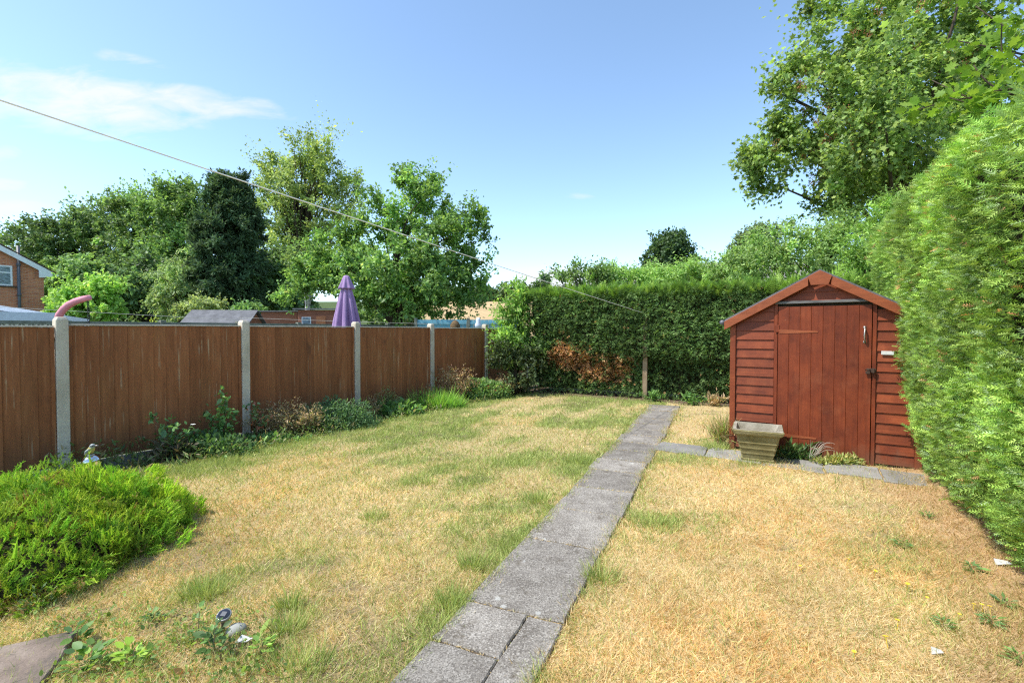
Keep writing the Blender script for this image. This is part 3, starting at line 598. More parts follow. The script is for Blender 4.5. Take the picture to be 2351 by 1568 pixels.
for i in range(-1, 5):
    x0 = i * FS + .055; wdt = FS - .11; zt = random.uniform(-.012, .012)
    p = MB(); p.box(0, wdt, .006, .040, .16, .21).box(0, wdt, .006, .040, .74, .79).box(0, wdt, .006, .040, 1.36, 1.41).box(0, .032, -.036, -.017, .0, 1.497).box(wdt - .032, wdt, -.036, -.017, .0, 1.497)
    pn = p.build('panel', M['fence'], fence); pn.location = (x0, 0, .036 + zt)
    nb = 14; st = (wdt - .012) / nb
    for k in range(nb):
        o = link(bpy.data.objects.new('board', board_me), pn); o.location = (k * st + .0005, random.uniform(-.0015, .0015), random.uniform(-.004, .002)); o.scale = (st / bw, 1, 1)
    cp = MB(); cp.box(0, wdt, -.030, .030, 1.499, 1.516); c = cp.build('cap', M['cap'], pn, .003)
    o = link(bpy.data.objects.new('gravel_board', gb_me), fence); o.location = (i * FS, 0, 0)

# ================================================================== THE SHED
shed = empty('garden_shed', (S0[0], S0[1], 0), math.atan2(SU[1], SU[0])); tag(shed, 'red-brown wooden shed with apex roof and plank door', 'shed')
SW, SDp, EA, AP = 1.83, 2.15, 1.60, 2.12                                    # width, depth, wall height at eaves, apex of the wall
def gz(x): return EA + (AP - EA) * (1 - abs(x - SW / 2) / (SW / 2))
# body behind the boards
b = MB(); b.prism([(.02, .03), (SW - .02, .03), (SW - .02, EA - .02), (SW / 2, AP - .03), (.02, EA - .02)], .035, SDp, 'y'); b.build('frame', M['plinth'], shed)
b = MB(); b.box(.01, SW - .01, .012, SDp, -.12, .028); b.build('plinth', M['plinth'], shed)
ph = .112; DX0, DX1, DZ1 = .505, 1.405, 1.775
def clap(xl0, xr0, xl1, xr1, z0, z1):
    """a lapped weatherboard: thick lower edge standing proud; ends may follow the roof slope"""
    mb = MB(); mb.add([(xl0, -.015, z0), (xr0, -.015, z0), (xr1, .002, z1), (xl1, .002, z1), (xl0, .034, z0), (xr0, .034, z0), (xr1, .034, z1), (xl1, .034, z1)],
                      [(0, 1, 2, 3), (7, 6, 5, 4), (0, 4, 5, 1), (1, 5, 6, 2), (2, 6, 7, 3), (3, 7, 4, 0)])
    o = mb.build('board', M['shedboard'], shed); o.location.z = random.uniform(-.002, .002); return o
def xl(z): return .045 if z < EA else max(.045, (z - EA) / (AP - EA) * SW / 2 + .012)
z = .035
while z < AP - .06:
    z1 = min(z + ph + .008, AP - .02); a0, a1 = xl(z), xl(z1)
    if z + .03 < DZ1 + .03:
        if DX0 - .045 > a1 + .03: clap(a0, DX0 - .045, a1, DX0 - .045, z, z1)
        if SW - a1 > DX1 + .075: clap(DX1 + .045, SW - a0, DX1 + .045, SW - a1, z, z1)
    else: clap(a0, SW - a0, a1, SW - a1, z, z1)
    z += ph
def lap_side(x, sgn):                                                       # side walls in boards as well
    z = .035
    while z < EA - .05:
        mb = MB(); xs = (x + sgn * .02, x - sgn * .004, x - sgn * .03)
        mb.prism([(xs[0], z), (xs[1], min(z + ph + .008, EA)), (xs[2], min(z + ph + .008, EA)), (xs[2], z)], .046, SDp, 'y'); mb.build('board', M['shedboard'], shed); z += ph
lap_side(0, -1); lap_side(SW, 1)
for x0, x1 in ((-.022, .042), (SW - .042, SW + .022)): b = MB(); b.box(x0, x1, -.030, .044, -.02, EA + .02); b.build('corner_trim', M['shedboard'], shed, .003)
for x0, x1, z1 in ((DX0 - .042, DX0 - .006, DZ1 + .045), (DX1 + .006, DX1 + .042, DZ1 + .045)): b = MB(); b.box(x0, x1, -.026, .035, .0, z1); b.build('door_frame', M['sheddoor'], shed, .002)
# the door: planks with ledges behind
door = MB(); door.box(DX0 + .01, DX1 - .01, .006, .030, .20, .30).box(DX0 + .01, DX1 - .01, .006, .030, 1.40, 1.50); door = door.build('door', M['sheddoor'], shed)
npl = 8; xs = [DX0 + (DX1 - DX0) * i / npl for i in range(npl + 1)]
for i in range(npl):
    b = MB(); x0, x1 = xs[i] + .0008, xs[i + 1] - .0008; zz = -.014 + random.uniform(-.004, .004)
    b.prism([(x0, -.0345), (x0 + .003, -.037), (x1 - .003, -.037), (x1, -.0345), (x1, -.012), (x0, -.012)], zz, DZ1 - random.uniform(0, .004), 'z'); b.build('plank', M['sheddoor'], door)
b = MB(); b.box(DX0 - .03, DX1 + .035, -.058, -.020, DZ1 + .026, DZ1 + .058); o = b.build('drip_strip', M['darkstrip'], shed, .004); o.rotation_euler = (0, R(-.25), 0)
hx = 1.34; pts = [(hx, -.037, 1.37), (hx, -.070, 1.385), (hx - .004, -.082, 1.445), (hx, -.070, 1.505), (hx, -.037, 1.52)]
b = MB(); b.tube(pts, .0085, 8).box(hx - .012, hx + .012, -.040, -.036, 1.352, 1.378).box(hx - .012, hx + .012, -.040, -.036, 1.512, 1.538); b.build('handle', M['metal'], door, smooth=True)
b = MB(); b.box(1.365, 1.445, -.046, -.0365, 1.032, 1.075).box(1.405, 1.432, -.062, -.046, 1.028, 1.078); b.tube([(1.35, -.05, 1.055), (1.36, -.072, 1.07), (1.385, -.072, 1.07), (1.395, -.05, 1.05)], .006, 6); b.box(1.352, 1.392, -.064, -.05, 1.015, 1.048); b.build('latch', M['rust'], shed, .002)
b = MB(); b.box(1.49, 1.60, -.030, -.020, 1.228, 1.268); b.build('plate', M['paper'], shed, .002)
for z0 in (.27, 1.47): b = MB(); b.box(DX0 - .034, DX0 + .012, -.0425, -.0372, z0, z0 + .085); b.build('hinge', M['sheddoor'], door, .002)
for z0 in (.22, 1.455):
    b = MB(); b.add([(DX0 + .012, -.0415, z0), (DX0 + .40, -.0415, z0 + .012), (DX0 + .40, -.0415, z0 + .030), (DX0 + .012, -.0415, z0 + .048), (DX0 + .012, -.0372, z0), (DX0 + .40, -.0372, z0 + .012), (DX0 + .40, -.0372, z0 + .030), (DX0 + .012, -.0372, z0 + .048)], [(0, 1, 2, 3), (7, 6, 5, 4), (0, 4, 5, 1), (1, 5, 6, 2), (2, 6, 7, 3), (3, 7, 4, 0)]); b.build('strap', M['barge'], door)
# roof: two felted slopes, barge boards and the little apex block
rt = .028; ov = .080; dx = SW / 2 + ov; sl_ = (AP - EA) / (SW / 2)
for sgn, nm in ((-1, 'roof'), (1, 'roof')):
    cx = SW / 2; b = MB(); zA = AP + .045
    poly = [(cx, zA), (cx + sgn * dx, zA - sl_ * dx), (cx + sgn * dx, zA - sl_ * dx + rt), (cx, zA + rt)]
    if sgn < 0: poly = poly[::-1]
    b.prism(poly, -.068, SDp + .1, 'y'); b.build(nm, M['felt'], shed)
    b = MB(); x0, x1 = cx + sgn * .11, cx + sgn * (dx + .005); zz = lambda x: zA - sl_ * abs(x - cx) + .006
    poly = [(x0, zz(x0) - .105), (x1, zz(x1) - .105), (x1, zz(x1)), (x0, zz(x0))]
    if sgn < 0: poly = poly[::-1]
    b.prism(poly, -.088, -.0685, 'y'); b.build('barge_board', M['barge'], shed, .003)
b = MB(); za = AP + .051; b.prism([(SW / 2 - .085, za - sl_ * .1 - .105), (SW / 2 + .085, za - sl_ * .1 - .105), (SW / 2 + .118, za - sl_ * .118 + .004), (SW / 2, za + .004), (SW / 2 - .118, za - sl_ * .118 + .004)], -.099, -.0885, 'y'); b.build('apex_block', M['barge'], shed, .003)
b = MB(); b.tube([(SW / 2 - dx - .03, -.08, EA - .01), (SW / 2 - dx - .03, SDp + .1, EA - .02)], .032, 10); b.build('gutter', M['pipe'], shed, smooth=True)

# ================================================================== THINGS IN THE GARDEN
# stone planter
pl = grd(1739, 1058); plc = V2(2.845, 5.52)
pr = empty('stone_planter', (plc[0], plc[1], .016), R(-27)); tag(pr, 'mossy square stone planter standing empty beside the shed door', 'planter')
def frustum(mb, h0, w0, h1, w1, cap0=True, cap1=True):
    mb.add([(-w0, -w0, h0), (w0, -w0, h0), (w0, w0, h0), (-w0, w0, h0), (-w1, -w1, h1), (w1, -w1, h1), (w1, w1, h1), (-w1, w1, h1)],
           [(0, 1, 5, 4), (1, 2, 6, 5), (2, 3, 7, 6), (3, 0, 4, 7)] + ([(3, 2, 1, 0)] if cap0 else []) + ([(4, 5, 6, 7)] if cap1 else []))
Wd = lambda h: .150 + (.232 - .150) * h / .36
prof = [(0, Wd(0) + .016), (.022, Wd(.02) + .016), (.028, Wd(.03))]
for r in (.085, .148, .212): prof += [(r - .006, Wd(r)), (r - .001, Wd(r) + .006), (r + .006, Wd(r) + .005), (r + .018, Wd(r + .018))]
prof += [(.292, Wd(.292)), (.300, Wd(.3) + .016), (.318, Wd(.318) + .028), (.352, Wd(.352) + .030), (.362, Wd(.36) + .020)]
def ring_loft(prof, n=6, wob=.0, r=.018):
    """square rings with rounded, slightly uneven corners"""
    vs = []; ang = []
    base = []
    for sx, sy, a0 in ((1, 1, 0), (-1, 1, 90), (-1, -1, 180), (1, -1, 270)):
        for k in range(n): a = R(a0 + 90 * k / (n - 1)); base.append((sx, sy, math.cos(a), math.sin(a)))
    N = len(base)
    for j, (h, w_) in enumerate(prof):
        for i, (sx, sy, ca, sa) in enumerate(base):
            q = 1 + wob * math.sin(i * 1.3 + j * .35); vs.append((sx * (w_ - r) * q + ca * r, sy * (w_ - r) * q + sa * r, h + wob * .28 * math.sin(i * .9 + 1.5)))
    fs = [(j * N + i, j * N + (i + 1) % N, (j + 1) * N + (i + 1) % N, (j + 1) * N + i) for j in range(len(prof) - 1) for i in range(N)]
    return vs, fs, N
vs, fs, N = ring_loft(prof, wob=.018); b = MB(); b.add(vs, fs + [tuple(range(N - 1, -1, -1))]); b.build('pot', M['planter'], pr)
vs, fs, N = ring_loft([(.3625, Wd(.36) + .020), (.364, Wd(.36) - .012), (.20, .150), (.12, .135)], wob=.012); b = MB(); b.add(vs, fs + [tuple(range((3) * N, 4 * N))]); b.build('rim', M['planter_rim'], pr)

# clothes post in the back hedge and its line
cp = grd(1482, 924)
r_c = (1482 - 1175.5) / FPX; qc = KB - KN * .11; tt_ = (r_c * qc[1] - qc[0]) / (KD[0] - r_c * KD[1]); qc = qc + KD * tt_; cp = Vector((qc[0], qc[1], 0))
cpo = empty('clothes_post', (cp.x, cp.y, 0), math.atan2(KD[1], KD[0])); tag(cpo, 'weathered square timber clothes post against the back hedge', 'post')
b = MB(); b.box(-.048, .048, -.048, .048, -.2, 1.84); b.build('shaft', M['postwood'], cpo, .006)
b = MB(); b.tube([(0, -.048, 1.78), (0, -.16, 1.80), (.0, -.19, 1.82), (.0, -.17, 1.84)], .006, 6); b.build('hook', M['rust'], cpo)
A = at(1478, 719, cp.y - .18); Bp = at(-330, 98, 1.9); pts = []
for i in range(41): t = 1.75 * i / 40; p = A + (Bp - A) * t; p.z -= .05 * t * (1.75 - t); pts.append(p)
b = MB(); b.tube(pts, .0042, 6); o = b.build('washing_line', M['rope'], None, smooth=True); tag(o, 'thin white washing line stretched high across the whole lawn', 'line')

# bird-on-ball ornament by the fence
oc = at(209, 1060, 4.25); orn = empty('bird_ornament', (oc.x, oc.y, lawn_h(oc.x, oc.y))); tag(orn, 'small painted bird on a polished steel ball above the bush', 'ornament')
oz = oc.z - float(lawn_h(oc.x, oc.y)); sph = [(.068 * math.sin(math.pi * i / 16) + 1e-4, oz - .062 * math.cos(math.pi * i / 16)) for i in range(17)]
b = MB(); b.lathe(sph, 32); b.build('ball', M['chrome'], orn, smooth=True)
b = MB(); b.tube([(0, 0, -.1), (0, 0, oz - .058)], .005, 6); b.build('stake', M['black'], orn)
def body(path_r, n=16):
    mb = MB(); mb.tube([p for p, r in path_r], [r for p, r in path_r], n); return mb
zb = oz + .062
bp = [((-.050, 0, .000), .004), ((-.036, 0, .006), .010), ((-.020, 0, .018), .022), ((-.006, 0, .034), .028), ((.004, 0, .050), .027), ((.010, 0, .064), .023), ((.014, 0, .074), .019)]
b = body([((x, y, zb + z_), r) for (x, y, z_), r in bp]); bb = b.build('bird_body', M['breast'], orn, smooth=True)
b = body([((x, y, zb + z_), r) for (x, y, z_), r in (((.008, 0, .064), .020), ((.012, 0, .074), .0205), ((.018, 0, .083), .020), ((.024, 0, .090), .016), ((.028, 0, .095), .008))]); b.build('bird_head', M['birdgrey'], bb, smooth=True)
b = MB(); b.tube([(.030, 0, zb + .082), (.052, 0, zb + .084), (.076, 0, zb + .084)], [.006, .0035, .001], 8); b.build('beak', M['metal'], bb, smooth=True)
for sy in (-1, 1): b = MB(); b.tube([(.012, sy * .0195, zb + .083), (.024, sy * .0185, zb + .082), (.034, sy * .010, zb + .083)], [.003, .0055, .003], 6); b.build('eye_stripe', M['black'], bb, smooth=True)
for sy in (-1, 1): b = MB(); b.tube([(.006, sy * .020, zb + .056), (-.016, sy * .026, zb + .036), (-.048, sy * .012, zb + .004)], [.008, .013, .003], 8); b.build('wing', M['birdgrey'], bb, smooth=True)
b = MB(); b.lathe([(.026, oz + .056), (.028, oz + .066), (.020, oz + .070)], 16); b.build('base', M['metal'], orn, smooth=True)

# solar stake light and pebble
so_ = grd(512, 1448); sol = empty('solar_light', (so_.x, so_.y, float(lawn_h(so_.x, so_.y)))); tag(sol, 'small round black solar stake light leaning in the dry grass', 'light')
hd = MB(); hd.lathe([(.010, .055), (.018, .062), (.031, .084), (.034, .094), (.034, .100), (.029, .101)], 24); h = hd.build('head', M['metal'], sol, smooth=True)
pn = MB(); pn.lathe([(.029, .1005), (.028, .103), (.001, .1045)], 24); p2 = pn.build('solar_panel', M['solar'], h)
pc = MB(); pc.box(-.012, .012, -.012, .012, .1046, .1062); pc.build('reflection_square', M['pipe'], h); st = MB(); st.tube([(0, 0, -.06), (0, 0, .056)], .0095, 8); st.build('stake', M['twig'], sol)  # grey square on the panel is a light reflection put in as colour
h.rotation_euler = (R(24), R(6), 0); h.location = (0, .034, -.004)
pb = grd(542, 1452); b = MB(); b.lathe([(.001, -.012), (.03, -.008), (.046, .008), (.040, .026), (.022, .038), (.001, .041)], 20, fold=lambda t, z_: 1 + .08 * math.sin(2 * t) + .05 * math.sin(3 * t + 1)); o = b.build('pebble', M['pebble'], None, smooth=True)
o.location = (pb.x, pb.y, float(lawn_h(pb.x, pb.y))); tag(o, 'smooth grey pebble lying next to the solar light', 'stone')

# ================================================================== HEDGES AND THE HEATH BUSH
def hedge(name, label, org, dr, nr_, t0, t1, prof, top, depth, n_face, n_top, T, size, cols, wts, face_tilt, fsize_top, top_cols, dead=None, core_in=.22, topT=None, dens=None, tl=.35, lump=.10, stems=6, upz=.25, mat='conifer', tops=None):
    """org/dr/nr_: foot line, direction, outward normal (2d). prof(z): offset of the face outwards at height z."""
    root = empty(name, (org[0], org[1], 0), math.atan2(dr[1], dr[0])); tag(root, label, 'hedge')
    sgn = 1 if (dr[0] * nr_[1] - dr[1] * nr_[0]) > 0 else -1                 # local y sign of the outward side
    # solid core in dark twig brown, standing in for the deep shade inside
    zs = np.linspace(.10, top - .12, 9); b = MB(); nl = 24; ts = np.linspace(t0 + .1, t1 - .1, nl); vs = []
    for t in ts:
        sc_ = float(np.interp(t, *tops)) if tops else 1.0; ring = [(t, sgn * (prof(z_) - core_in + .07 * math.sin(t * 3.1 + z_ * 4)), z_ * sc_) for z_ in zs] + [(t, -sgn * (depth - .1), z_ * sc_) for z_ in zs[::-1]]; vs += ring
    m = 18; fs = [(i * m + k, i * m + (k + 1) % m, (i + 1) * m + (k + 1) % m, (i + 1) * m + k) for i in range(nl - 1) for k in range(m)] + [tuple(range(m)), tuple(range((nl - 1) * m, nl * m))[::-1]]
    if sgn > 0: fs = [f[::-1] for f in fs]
    b.add(vs, fs); b.build('shade_core', M['core'], root)
    for i in range(stems):
        t = t0 + (t1 - t0) * (i + .5 + random.uniform(-.3, .3)) / stems; b = MB(); b.tube([(t, -sgn * .30, -.1), (t + random.uniform(-.05, .05), -sgn * .30, .35), (t + random.uniform(-.1, .1), -sgn * .36, .8)], [.04, .035, .03], 7); b.build('stem', M['bark'], root)
    # face
    n = n_face; t = t0 + (t1 - t0) * (RNG.random(n) if dens is None else dens(RNG.random(n))); z_ = .04 + (top + .03) * RNG.random(n) ** .88
    lm = (fbm(t * 2.2 + 3, z_ * 2.6, 61, 3) - .5) * 2 * lump + (fbm(t * 8, z_ * 9, 63, 2) - .5) * 2 * lump * .75
    off = np.array([prof(q) for q in np.linspace(0, top + .2, 60)]); o_ = np.interp(z_, np.linspace(0, top + .2, 60), off) + lm - RNG.random(n) ** 1.5 * .13
    if tops: z_ = z_ * np.interp(t, *tops)
    pos = np.stack([t, sgn * o_, z_], -1); ax = np.stack([rnd(n)[:, 0] * .45, sgn * (.8 + 0 * t), upz + rnd(n)[:, 0] * face_tilt], -1) + rnd(n) * .30
    nr2 = np.stack([rnd(n)[:, 0] * tl, sgn * .45 + rnd(n)[:, 0] * tl, .8 + 0 * t], -1)
    cm = np.exp((fbm(t * 1.6, z_ * 1.9, 71, 3) - .5) * 1.1); col = palette(n, cols, wts, .20, cm)
    if dead is not None:
        d = dead(t, z_) > RNG.random(n); col[d] = palette(int(d.sum()), [(.66, .36, .165), (.55, .29, .13), (.72, .42, .21)], None, .22)
    f = leaves('face_foliage', T, pos, ax, nr2, size * np.exp(RNG.normal(0, .22, n)), col, M[mat], root); f['kind'] = 'stuff'
    # top growth
    n = n_top; t = t0 + (t1 - t0) * RNG.random(n); q = RNG.random(n) ** 1.3; o_ = prof(top) - q * depth; tz = top + .08 * (fbm(t * 1.5, q * 3, 81) - .3) + rnd(n)[:, 0] * .05 - .10
    if tops: tz = tz * np.interp(t, *tops)
    pos = np.stack([t, sgn * o_, tz], -1); ax = np.stack([rnd(n)[:, 0] * .45, sgn * .35 + rnd(n)[:, 0] * .45, .75 + 0 * t], -1)
    col = palette(n, top_cols, None, .18); f = leaves('top_foliage', topT or T, pos, ax, rnd(n), fsize_top * np.exp(RNG.normal(0, .3, n)), col, M[mat], root); f['kind'] = 'stuff'
    return root
# right hedge
def prof_r(z): return float(np.interp(z, [0, .15, .5, 1.2, 2.0, 2.6, 2.85, 3.0], [-.18, -.06, .07, .15, .20, .25, .18, -.08]))
hedge('conifer_hedge', 'tall bright green conifer hedge towering along the right side', HB, HD, HN, -3.2, 4.6, prof_r, 2.80, 1.15, 53000, 7500, T_FROND, .063,
      [(.25, .41, .08), (.31, .47, .09), (.17, .30, .07), (.38, .52, .13), (.29, .40, .19)], [3, 3, 2, 2, 1.3], .40, .095, [(.32, .47, .09), (.37, .50, .12), (.26, .40, .11)],
      dens=lambda r: np.where(r < .12, r / .12 * .37, .37 + (r - .12) / .88 * .63), tl=.55, lump=.10, dead=lambda t, z_: .012 + .10 * (fbm(t * 1.2 + 7, z_ * 1.4, 19) > .72), topT=T_FROND_L, upz=.30, tops=([-3.2, -.6, .8, 4.6], [.88, .92, .98, 1.02]))
# back hedge
def prof_b(z): return float(np.interp(z, [0, .3, .75, 1.0, 2.0, 2.3, 2.6], [-.20, -.18, -.14, .06, .08, .04, -.15]))
dc = grd(1330, 905)
def deadb(t, z_):
    n_ = fbm(t * 2.3, z_ * 2.3, 15); m = np.exp(-((t - 1.30) / .90) ** 2 - ((z_ - .72 + .10 * (t - 1.2)) / .36) ** 2) + .55 * np.exp(-((t - .72) / .22) ** 2 - ((z_ - 1.15) / .35) ** 2)
    return np.clip((m * (1 + (n_ - .5) * 2.2) - .16) * 1.5, 0, .82) + .008
hedge('clipped_hedge', 'clipped dark green conifer hedge with a brown dead patch, closing the lawn', KB, KD, KN, -.22, 8.2, prof_b, 2.33, 1.1, 34000, 7000, T_FROND_S, .10,
      [(.130, .225, .070), (.165, .270, .082), (.10, .178, .058), (.22, .32, .11)], [3, 3, 2, 1.2], .45, .20, [(.26, .43, .065), (.20, .35, .06), (.34, .50, .10), (.15, .26, .06)], dead=deadb, tl=.5, lump=.09, stems=4, upz=.05, topT=T_FROND_L)

# heath bush bottom left
def bush_h(x, y): return 0
bs = empty('heath_bush', (BUSH[0], BUSH[1], -.02)); tag(bs, 'bright lime green heather-like bush spreading low beside the fence', 'bush')
lobes = [(0, 0, .0, 1.0, .95, .50), (.42, -.38, 0, .50, .48, .40), (.30, .42, 0, .55, .50, .44), (-.6, -.25, 0, .75, .62, .42), (-.75, .3, 0, .7, .6, .40), (.12, .05, .08, .60, .55, .52), (.55, .08, 0, .36, .40, .36), (-.05, -.55, 0, .5, .34, .32), (-.35, .62, .02, .4, .3, .36)]
lobes = [(a, b_, c, d, e, f * .86) for a, b_, c, d, e, f in lobes]
P_, N_ = [], []
for (cx, cy, cz, rx, ry, rz_) in lobes:
    n = int(16500 * (rx * ry) ** .8); d = unit(rnd(n)); d[:, 2] = np.abs(d[:, 2]); lump_ = 1 + .16 * (fbm(d[:, 0] * 3 + cx * 9, d[:, 1] * 3 + d[:, 2] * 2 + cy * 7, 91) - .5) * 2
    p = np.array((cx, cy, cz)) + d * np.array((rx, ry, rz_)) * lump_[:, None] * (1 - .09 * RNG.random(n) ** 2)[:, None]
    ins = np.zeros(n, bool)
    for (ax_, ay, az, bx, by, bz) in lobes: ins |= (((p - np.array((ax_, ay, az))) / np.array((bx, by, bz))) ** 2).sum(1) < .68
    P_.append(p[~ins]); N_.append(unit(d / np.array((rx, ry, rz_)))[~ins])
P_ = np.concatenate(P_); N_ = np.concatenate(N_); n = len(P_)
K_ = 520; kc = P_[RNG.choice(n, K_, replace=False)]; d2 = ((P_[:, None, :].astype(np.float32) - kc[None].astype(np.float32)) ** 2).sum(2); ki = d2.argmin(1); kd = np.sqrt(d2[np.arange(n), ki]) / .085
kr = RNG.normal(0, 1, K_); P_ = P_ + N_ * (.042 * kr[ki] + .015 - .040 * np.minimum(kd, 1.3) ** 2)[:, None]; kn = unit(N_[[int(np.argmin(((P_ - c) ** 2).sum(1))) for c in kc]] * .6 + np.array((.05, -.05, .5)) + rnd(K_) * .30)
cm = np.exp((fbm(P_[:, 0] * 4, P_[:, 1] * 4 + P_[:, 2] * 3, 33) - .5) * .9 + .10 * kr[ki])
ax = unit(kn[ki] + (P_ - kc[ki]) / .085 * .42 + rnd(n) * .24); sz = .047 * np.exp(RNG.normal(0, .32, n))
col = palette(n, [(.31, .48, .055), (.37, .53, .065), (.25, .41, .05), (.46, .56, .10)], [3, 3, 2, 1], .17, cm); khue = RNG.random(K_)[ki][:, None]; col = col * (1 + (khue - .5) * np.array((.5, .15, .2)))
dd = RNG.random(n) < .02 + .25 * (khue[:, 0] > .965); col[dd] = palette(int(dd.sum()), [(.30, .17, .07), (.38, .26, .12)], None, .2)
f = leaves('shoots', T_HEATH, P_ - ax * .03, ax, rnd(n), sz, col, M['needle'], bs); f['kind'] = 'stuff'
# loose taller sprigs
n = 520; i = RNG.choice(len(P_), 26); ci = np.repeat(i, 20); tt = np.tile(np.linspace(0, 1, 20), 26); sd = unit(rnd(26) * .30 + np.array((0, 0, 1)) + N_[i] * .3)
pos = P_[ci] + np.repeat(sd, 20, axis=0) * (tt * .13)[:, None]; a2 = unit(np.repeat(sd, 20, axis=0) + rnd(n) * .6)
f = leaves('sprigs', T_HEATH, pos, a2, rnd(n), .045 * (1.1 - .5 * tt), palette(n, [(.23, .38, .04), (.27, .41, .05)], None, .15), M['needle'], bs); f['kind'] = 'stuff'
# tall sprig near the post
sp0 = np.array((at(140, 1075, 3.75).x - BUSH[0], 3.75 - BUSH[1], .28)); n = 160; tt = RNG.random(n); sd = unit(np.array((.10, 0, 1)) + rnd(n) * .30)
pos = sp0 + sd * (tt * .24)[:, None]; f = leaves('sprig', T_HEATH, pos, unit(sd + rnd(n) * .5), rnd(n), .05, palette(n, [(.24, .37, .06), (.20, .32, .05)], None, .15), M['needle'], bs)
b = MB(); core = [(cx, cy, cz, rx * .60, ry * .60, rz_ * .58) for cx, cy, cz, rx, ry, rz_ in lobes]
for (cx, cy, cz, rx, ry, rz_) in core: b.lathe([(math.sin(math.pi * .5 * k / 6) * 1.0 + 1e-3, math.cos(math.pi * .5 * k / 6) * rz_ + cz) for k in range(6, -1, -1)], 18, (cx, cy, 0), rx, ry)
b.build('shade_core', M['core'], bs)  # solid dark filling that stands for deep shade inside the bush

# ================================================================== BORDER PLANTS
def fpoint(px, py, off):
    """ground point on the line parallel to the fence at distance off, at picture column px"""
    q = P1 + FN * off; r = (px - 1175.5) / FPX; s = (r * q[1] - q[0]) / (FD[0] - r * FD[1]); p = q + FD * s; return V2(*p)
def shrub(name, label, x, y, rx, ry, h, n, T, ls, cols, mat='leaf', cat='shrub', stems=8, droop=.1, group=None, flower=None, dense=True, thin=.004, up=.3):
    z0 = float(lawn_h(x, y)); root = empty(name, (x, y, z0)); tag(root, label, cat, group)
    b = MB(); tips = []
    for i in range(stems):
        a = RNG.random() * 6.28; r_ = RNG.random() ** .5; tip = Vector((math.cos(a) * r_ * rx, math.sin(a) * r_ * ry, h * (.6 + .4 * RNG.random()) * (1 - .45 * r_ * r_))); limb_tube(b, (tip.x * .1, tip.y * .1, -.04), tip, thin, thin * .4, 5, .06, 5); tips.append(tip)
    b.build('stems', M['twig'], root)
    if dense:
        d = unit(rnd(n)); d[:, 2] = np.abs(d[:, 2]); rr = RNG.random(n) ** .4; lm = 1 + .35 * (fbm(d[:, 0] * 3 + x * 5, d[:, 1] * 3 + d[:, 2] * 4 + y, 13) - .5) * 2
        pos = d * rr[:, None] * lm[:, None] * np.array((rx, ry, h)); out_ = d
    else:
        ti = RNG.integers(0, stems, n); tt = .15 + .85 * RNG.random(n); tp = np.array([tuple(t) for t in tips]); pos = tp[ti] * tt[:, None] + rnd(n) * np.array((.03, .03, .025)) + np.array((0, 0, .06)) * h * np.sin(tt * 3.14)[:, None]; out_ = unit(rnd(n))
    pos[:, 2] = np.maximum(pos[:, 2], .01)
    ax = unit(out_ * .7 + rnd(n) * .6 + np.array((0, 0, up - droop))); nr = unit(np.array((0, 0, .8)) + out_ * .4 + rnd(n) * .5)
    f = leaves('foliage', T, pos, ax, nr, ls * np.exp(RNG.normal(0, .28, n)), palette(n, cols, None, .24) * 2.1, M[mat], root); f['kind'] = 'stuff'
    for k in range(flower[1] if flower else 0):
        t = tips[k % len(tips)]; fb = MB()
        for q in range(6):
            a = q * 1.05; fb.add([(t.x, t.y, t.z + .01), (t.x + .022 * math.cos(a - .5), t.y + .022 * math.sin(a - .5), t.z + .022), (t.x + .032 * math.cos(a), t.y + .032 * math.sin(a), t.z + .018), (t.x + .022 * math.cos(a + .5), t.y + .022 * math.sin(a + .5), t.z + .022)], [(0, 1, 2, 3)])
        fb.build('flower', M[flower[0]], root)
    return root
DKG = [(.050, .095, .032), (.068, .125, .040), (.040, .075, .028)]; MIDG = [(.085, .155, .045), (.11, .19, .05), (.06, .12, .04)]; DRY = [(.26, .18, .105), (.33, .245, .145), (.19, .135, .08), (.15, .16, .075)]; LITE = [(.15, .26, .05), (.20, .31, .06), (.11, .20, .045)]
def bp_(px, off): p = fpoint(px, 0, off); return float(p[0]), float(p[1])
x, y = bp_(395, .42); shrub('rose', 'straggly rose with one white bloom climbing beside the fence', x, y, .32, .18, .80, 260, T_OVAL, .048, MIDG, 'leaf_gloss', 'rose', 6, flower=('petalw', 1), dense=False)
x, y = bp_(500, .38); shrub('rose', 'tall dark rose stems in front of the second concrete post', x, y, .26, .16, .90, 420, T_OVAL, .050, MIDG, 'leaf_gloss', 'rose', 7, dense=False)
x, y = bp_(470, .55); shrub('bramble', 'low dark bramble mound spilling over the lawn edge', x, y, .62, .36, .30, 2600, T_OVAL, .042, DKG + [(.09, .15, .05)], 'leaf', 'bramble', 12)
x, y = bp_(400, .50); shrub('dead_clump', 'dark tangled dead stems at the near end of the border', x, y, .28, .20, .26, 700, T_NAR, .09, [(.07, .055, .035), (.12, .10, .06), (.05, .07, .03)], 'leaf', 'plant', 22, thin=.003)
x, y = bp_(590, .30); shrub('rose', 'young rose with coppery red top leaves right of the second post', x, y, .16, .14, .82, 220, T_OVAL, .042, [(.24, .085, .045), (.10, .13, .05), (.08, .14, .05)], 'leaf_gloss', 'rose', 5, dense=False)
x, y = bp_(605, .52); shrub('ground_ivy', 'trailing light green leaves creeping onto the lawn', x, y, .62, .26, .14, 700, T_OVAL, .05, [(.10, .19, .06), (.14, .23, .08), (.07, .13, .04)], 'leaf', 'plant', 6)
x, y = bp_(640, .38); shrub('dry_weeds', 'brown dried weeds between the second and third posts', x, y, .62, .28, .66, 3800, T_NAR, .035, DRY, 'leaf', 'weeds', 40, dense=False, thin=.0025)
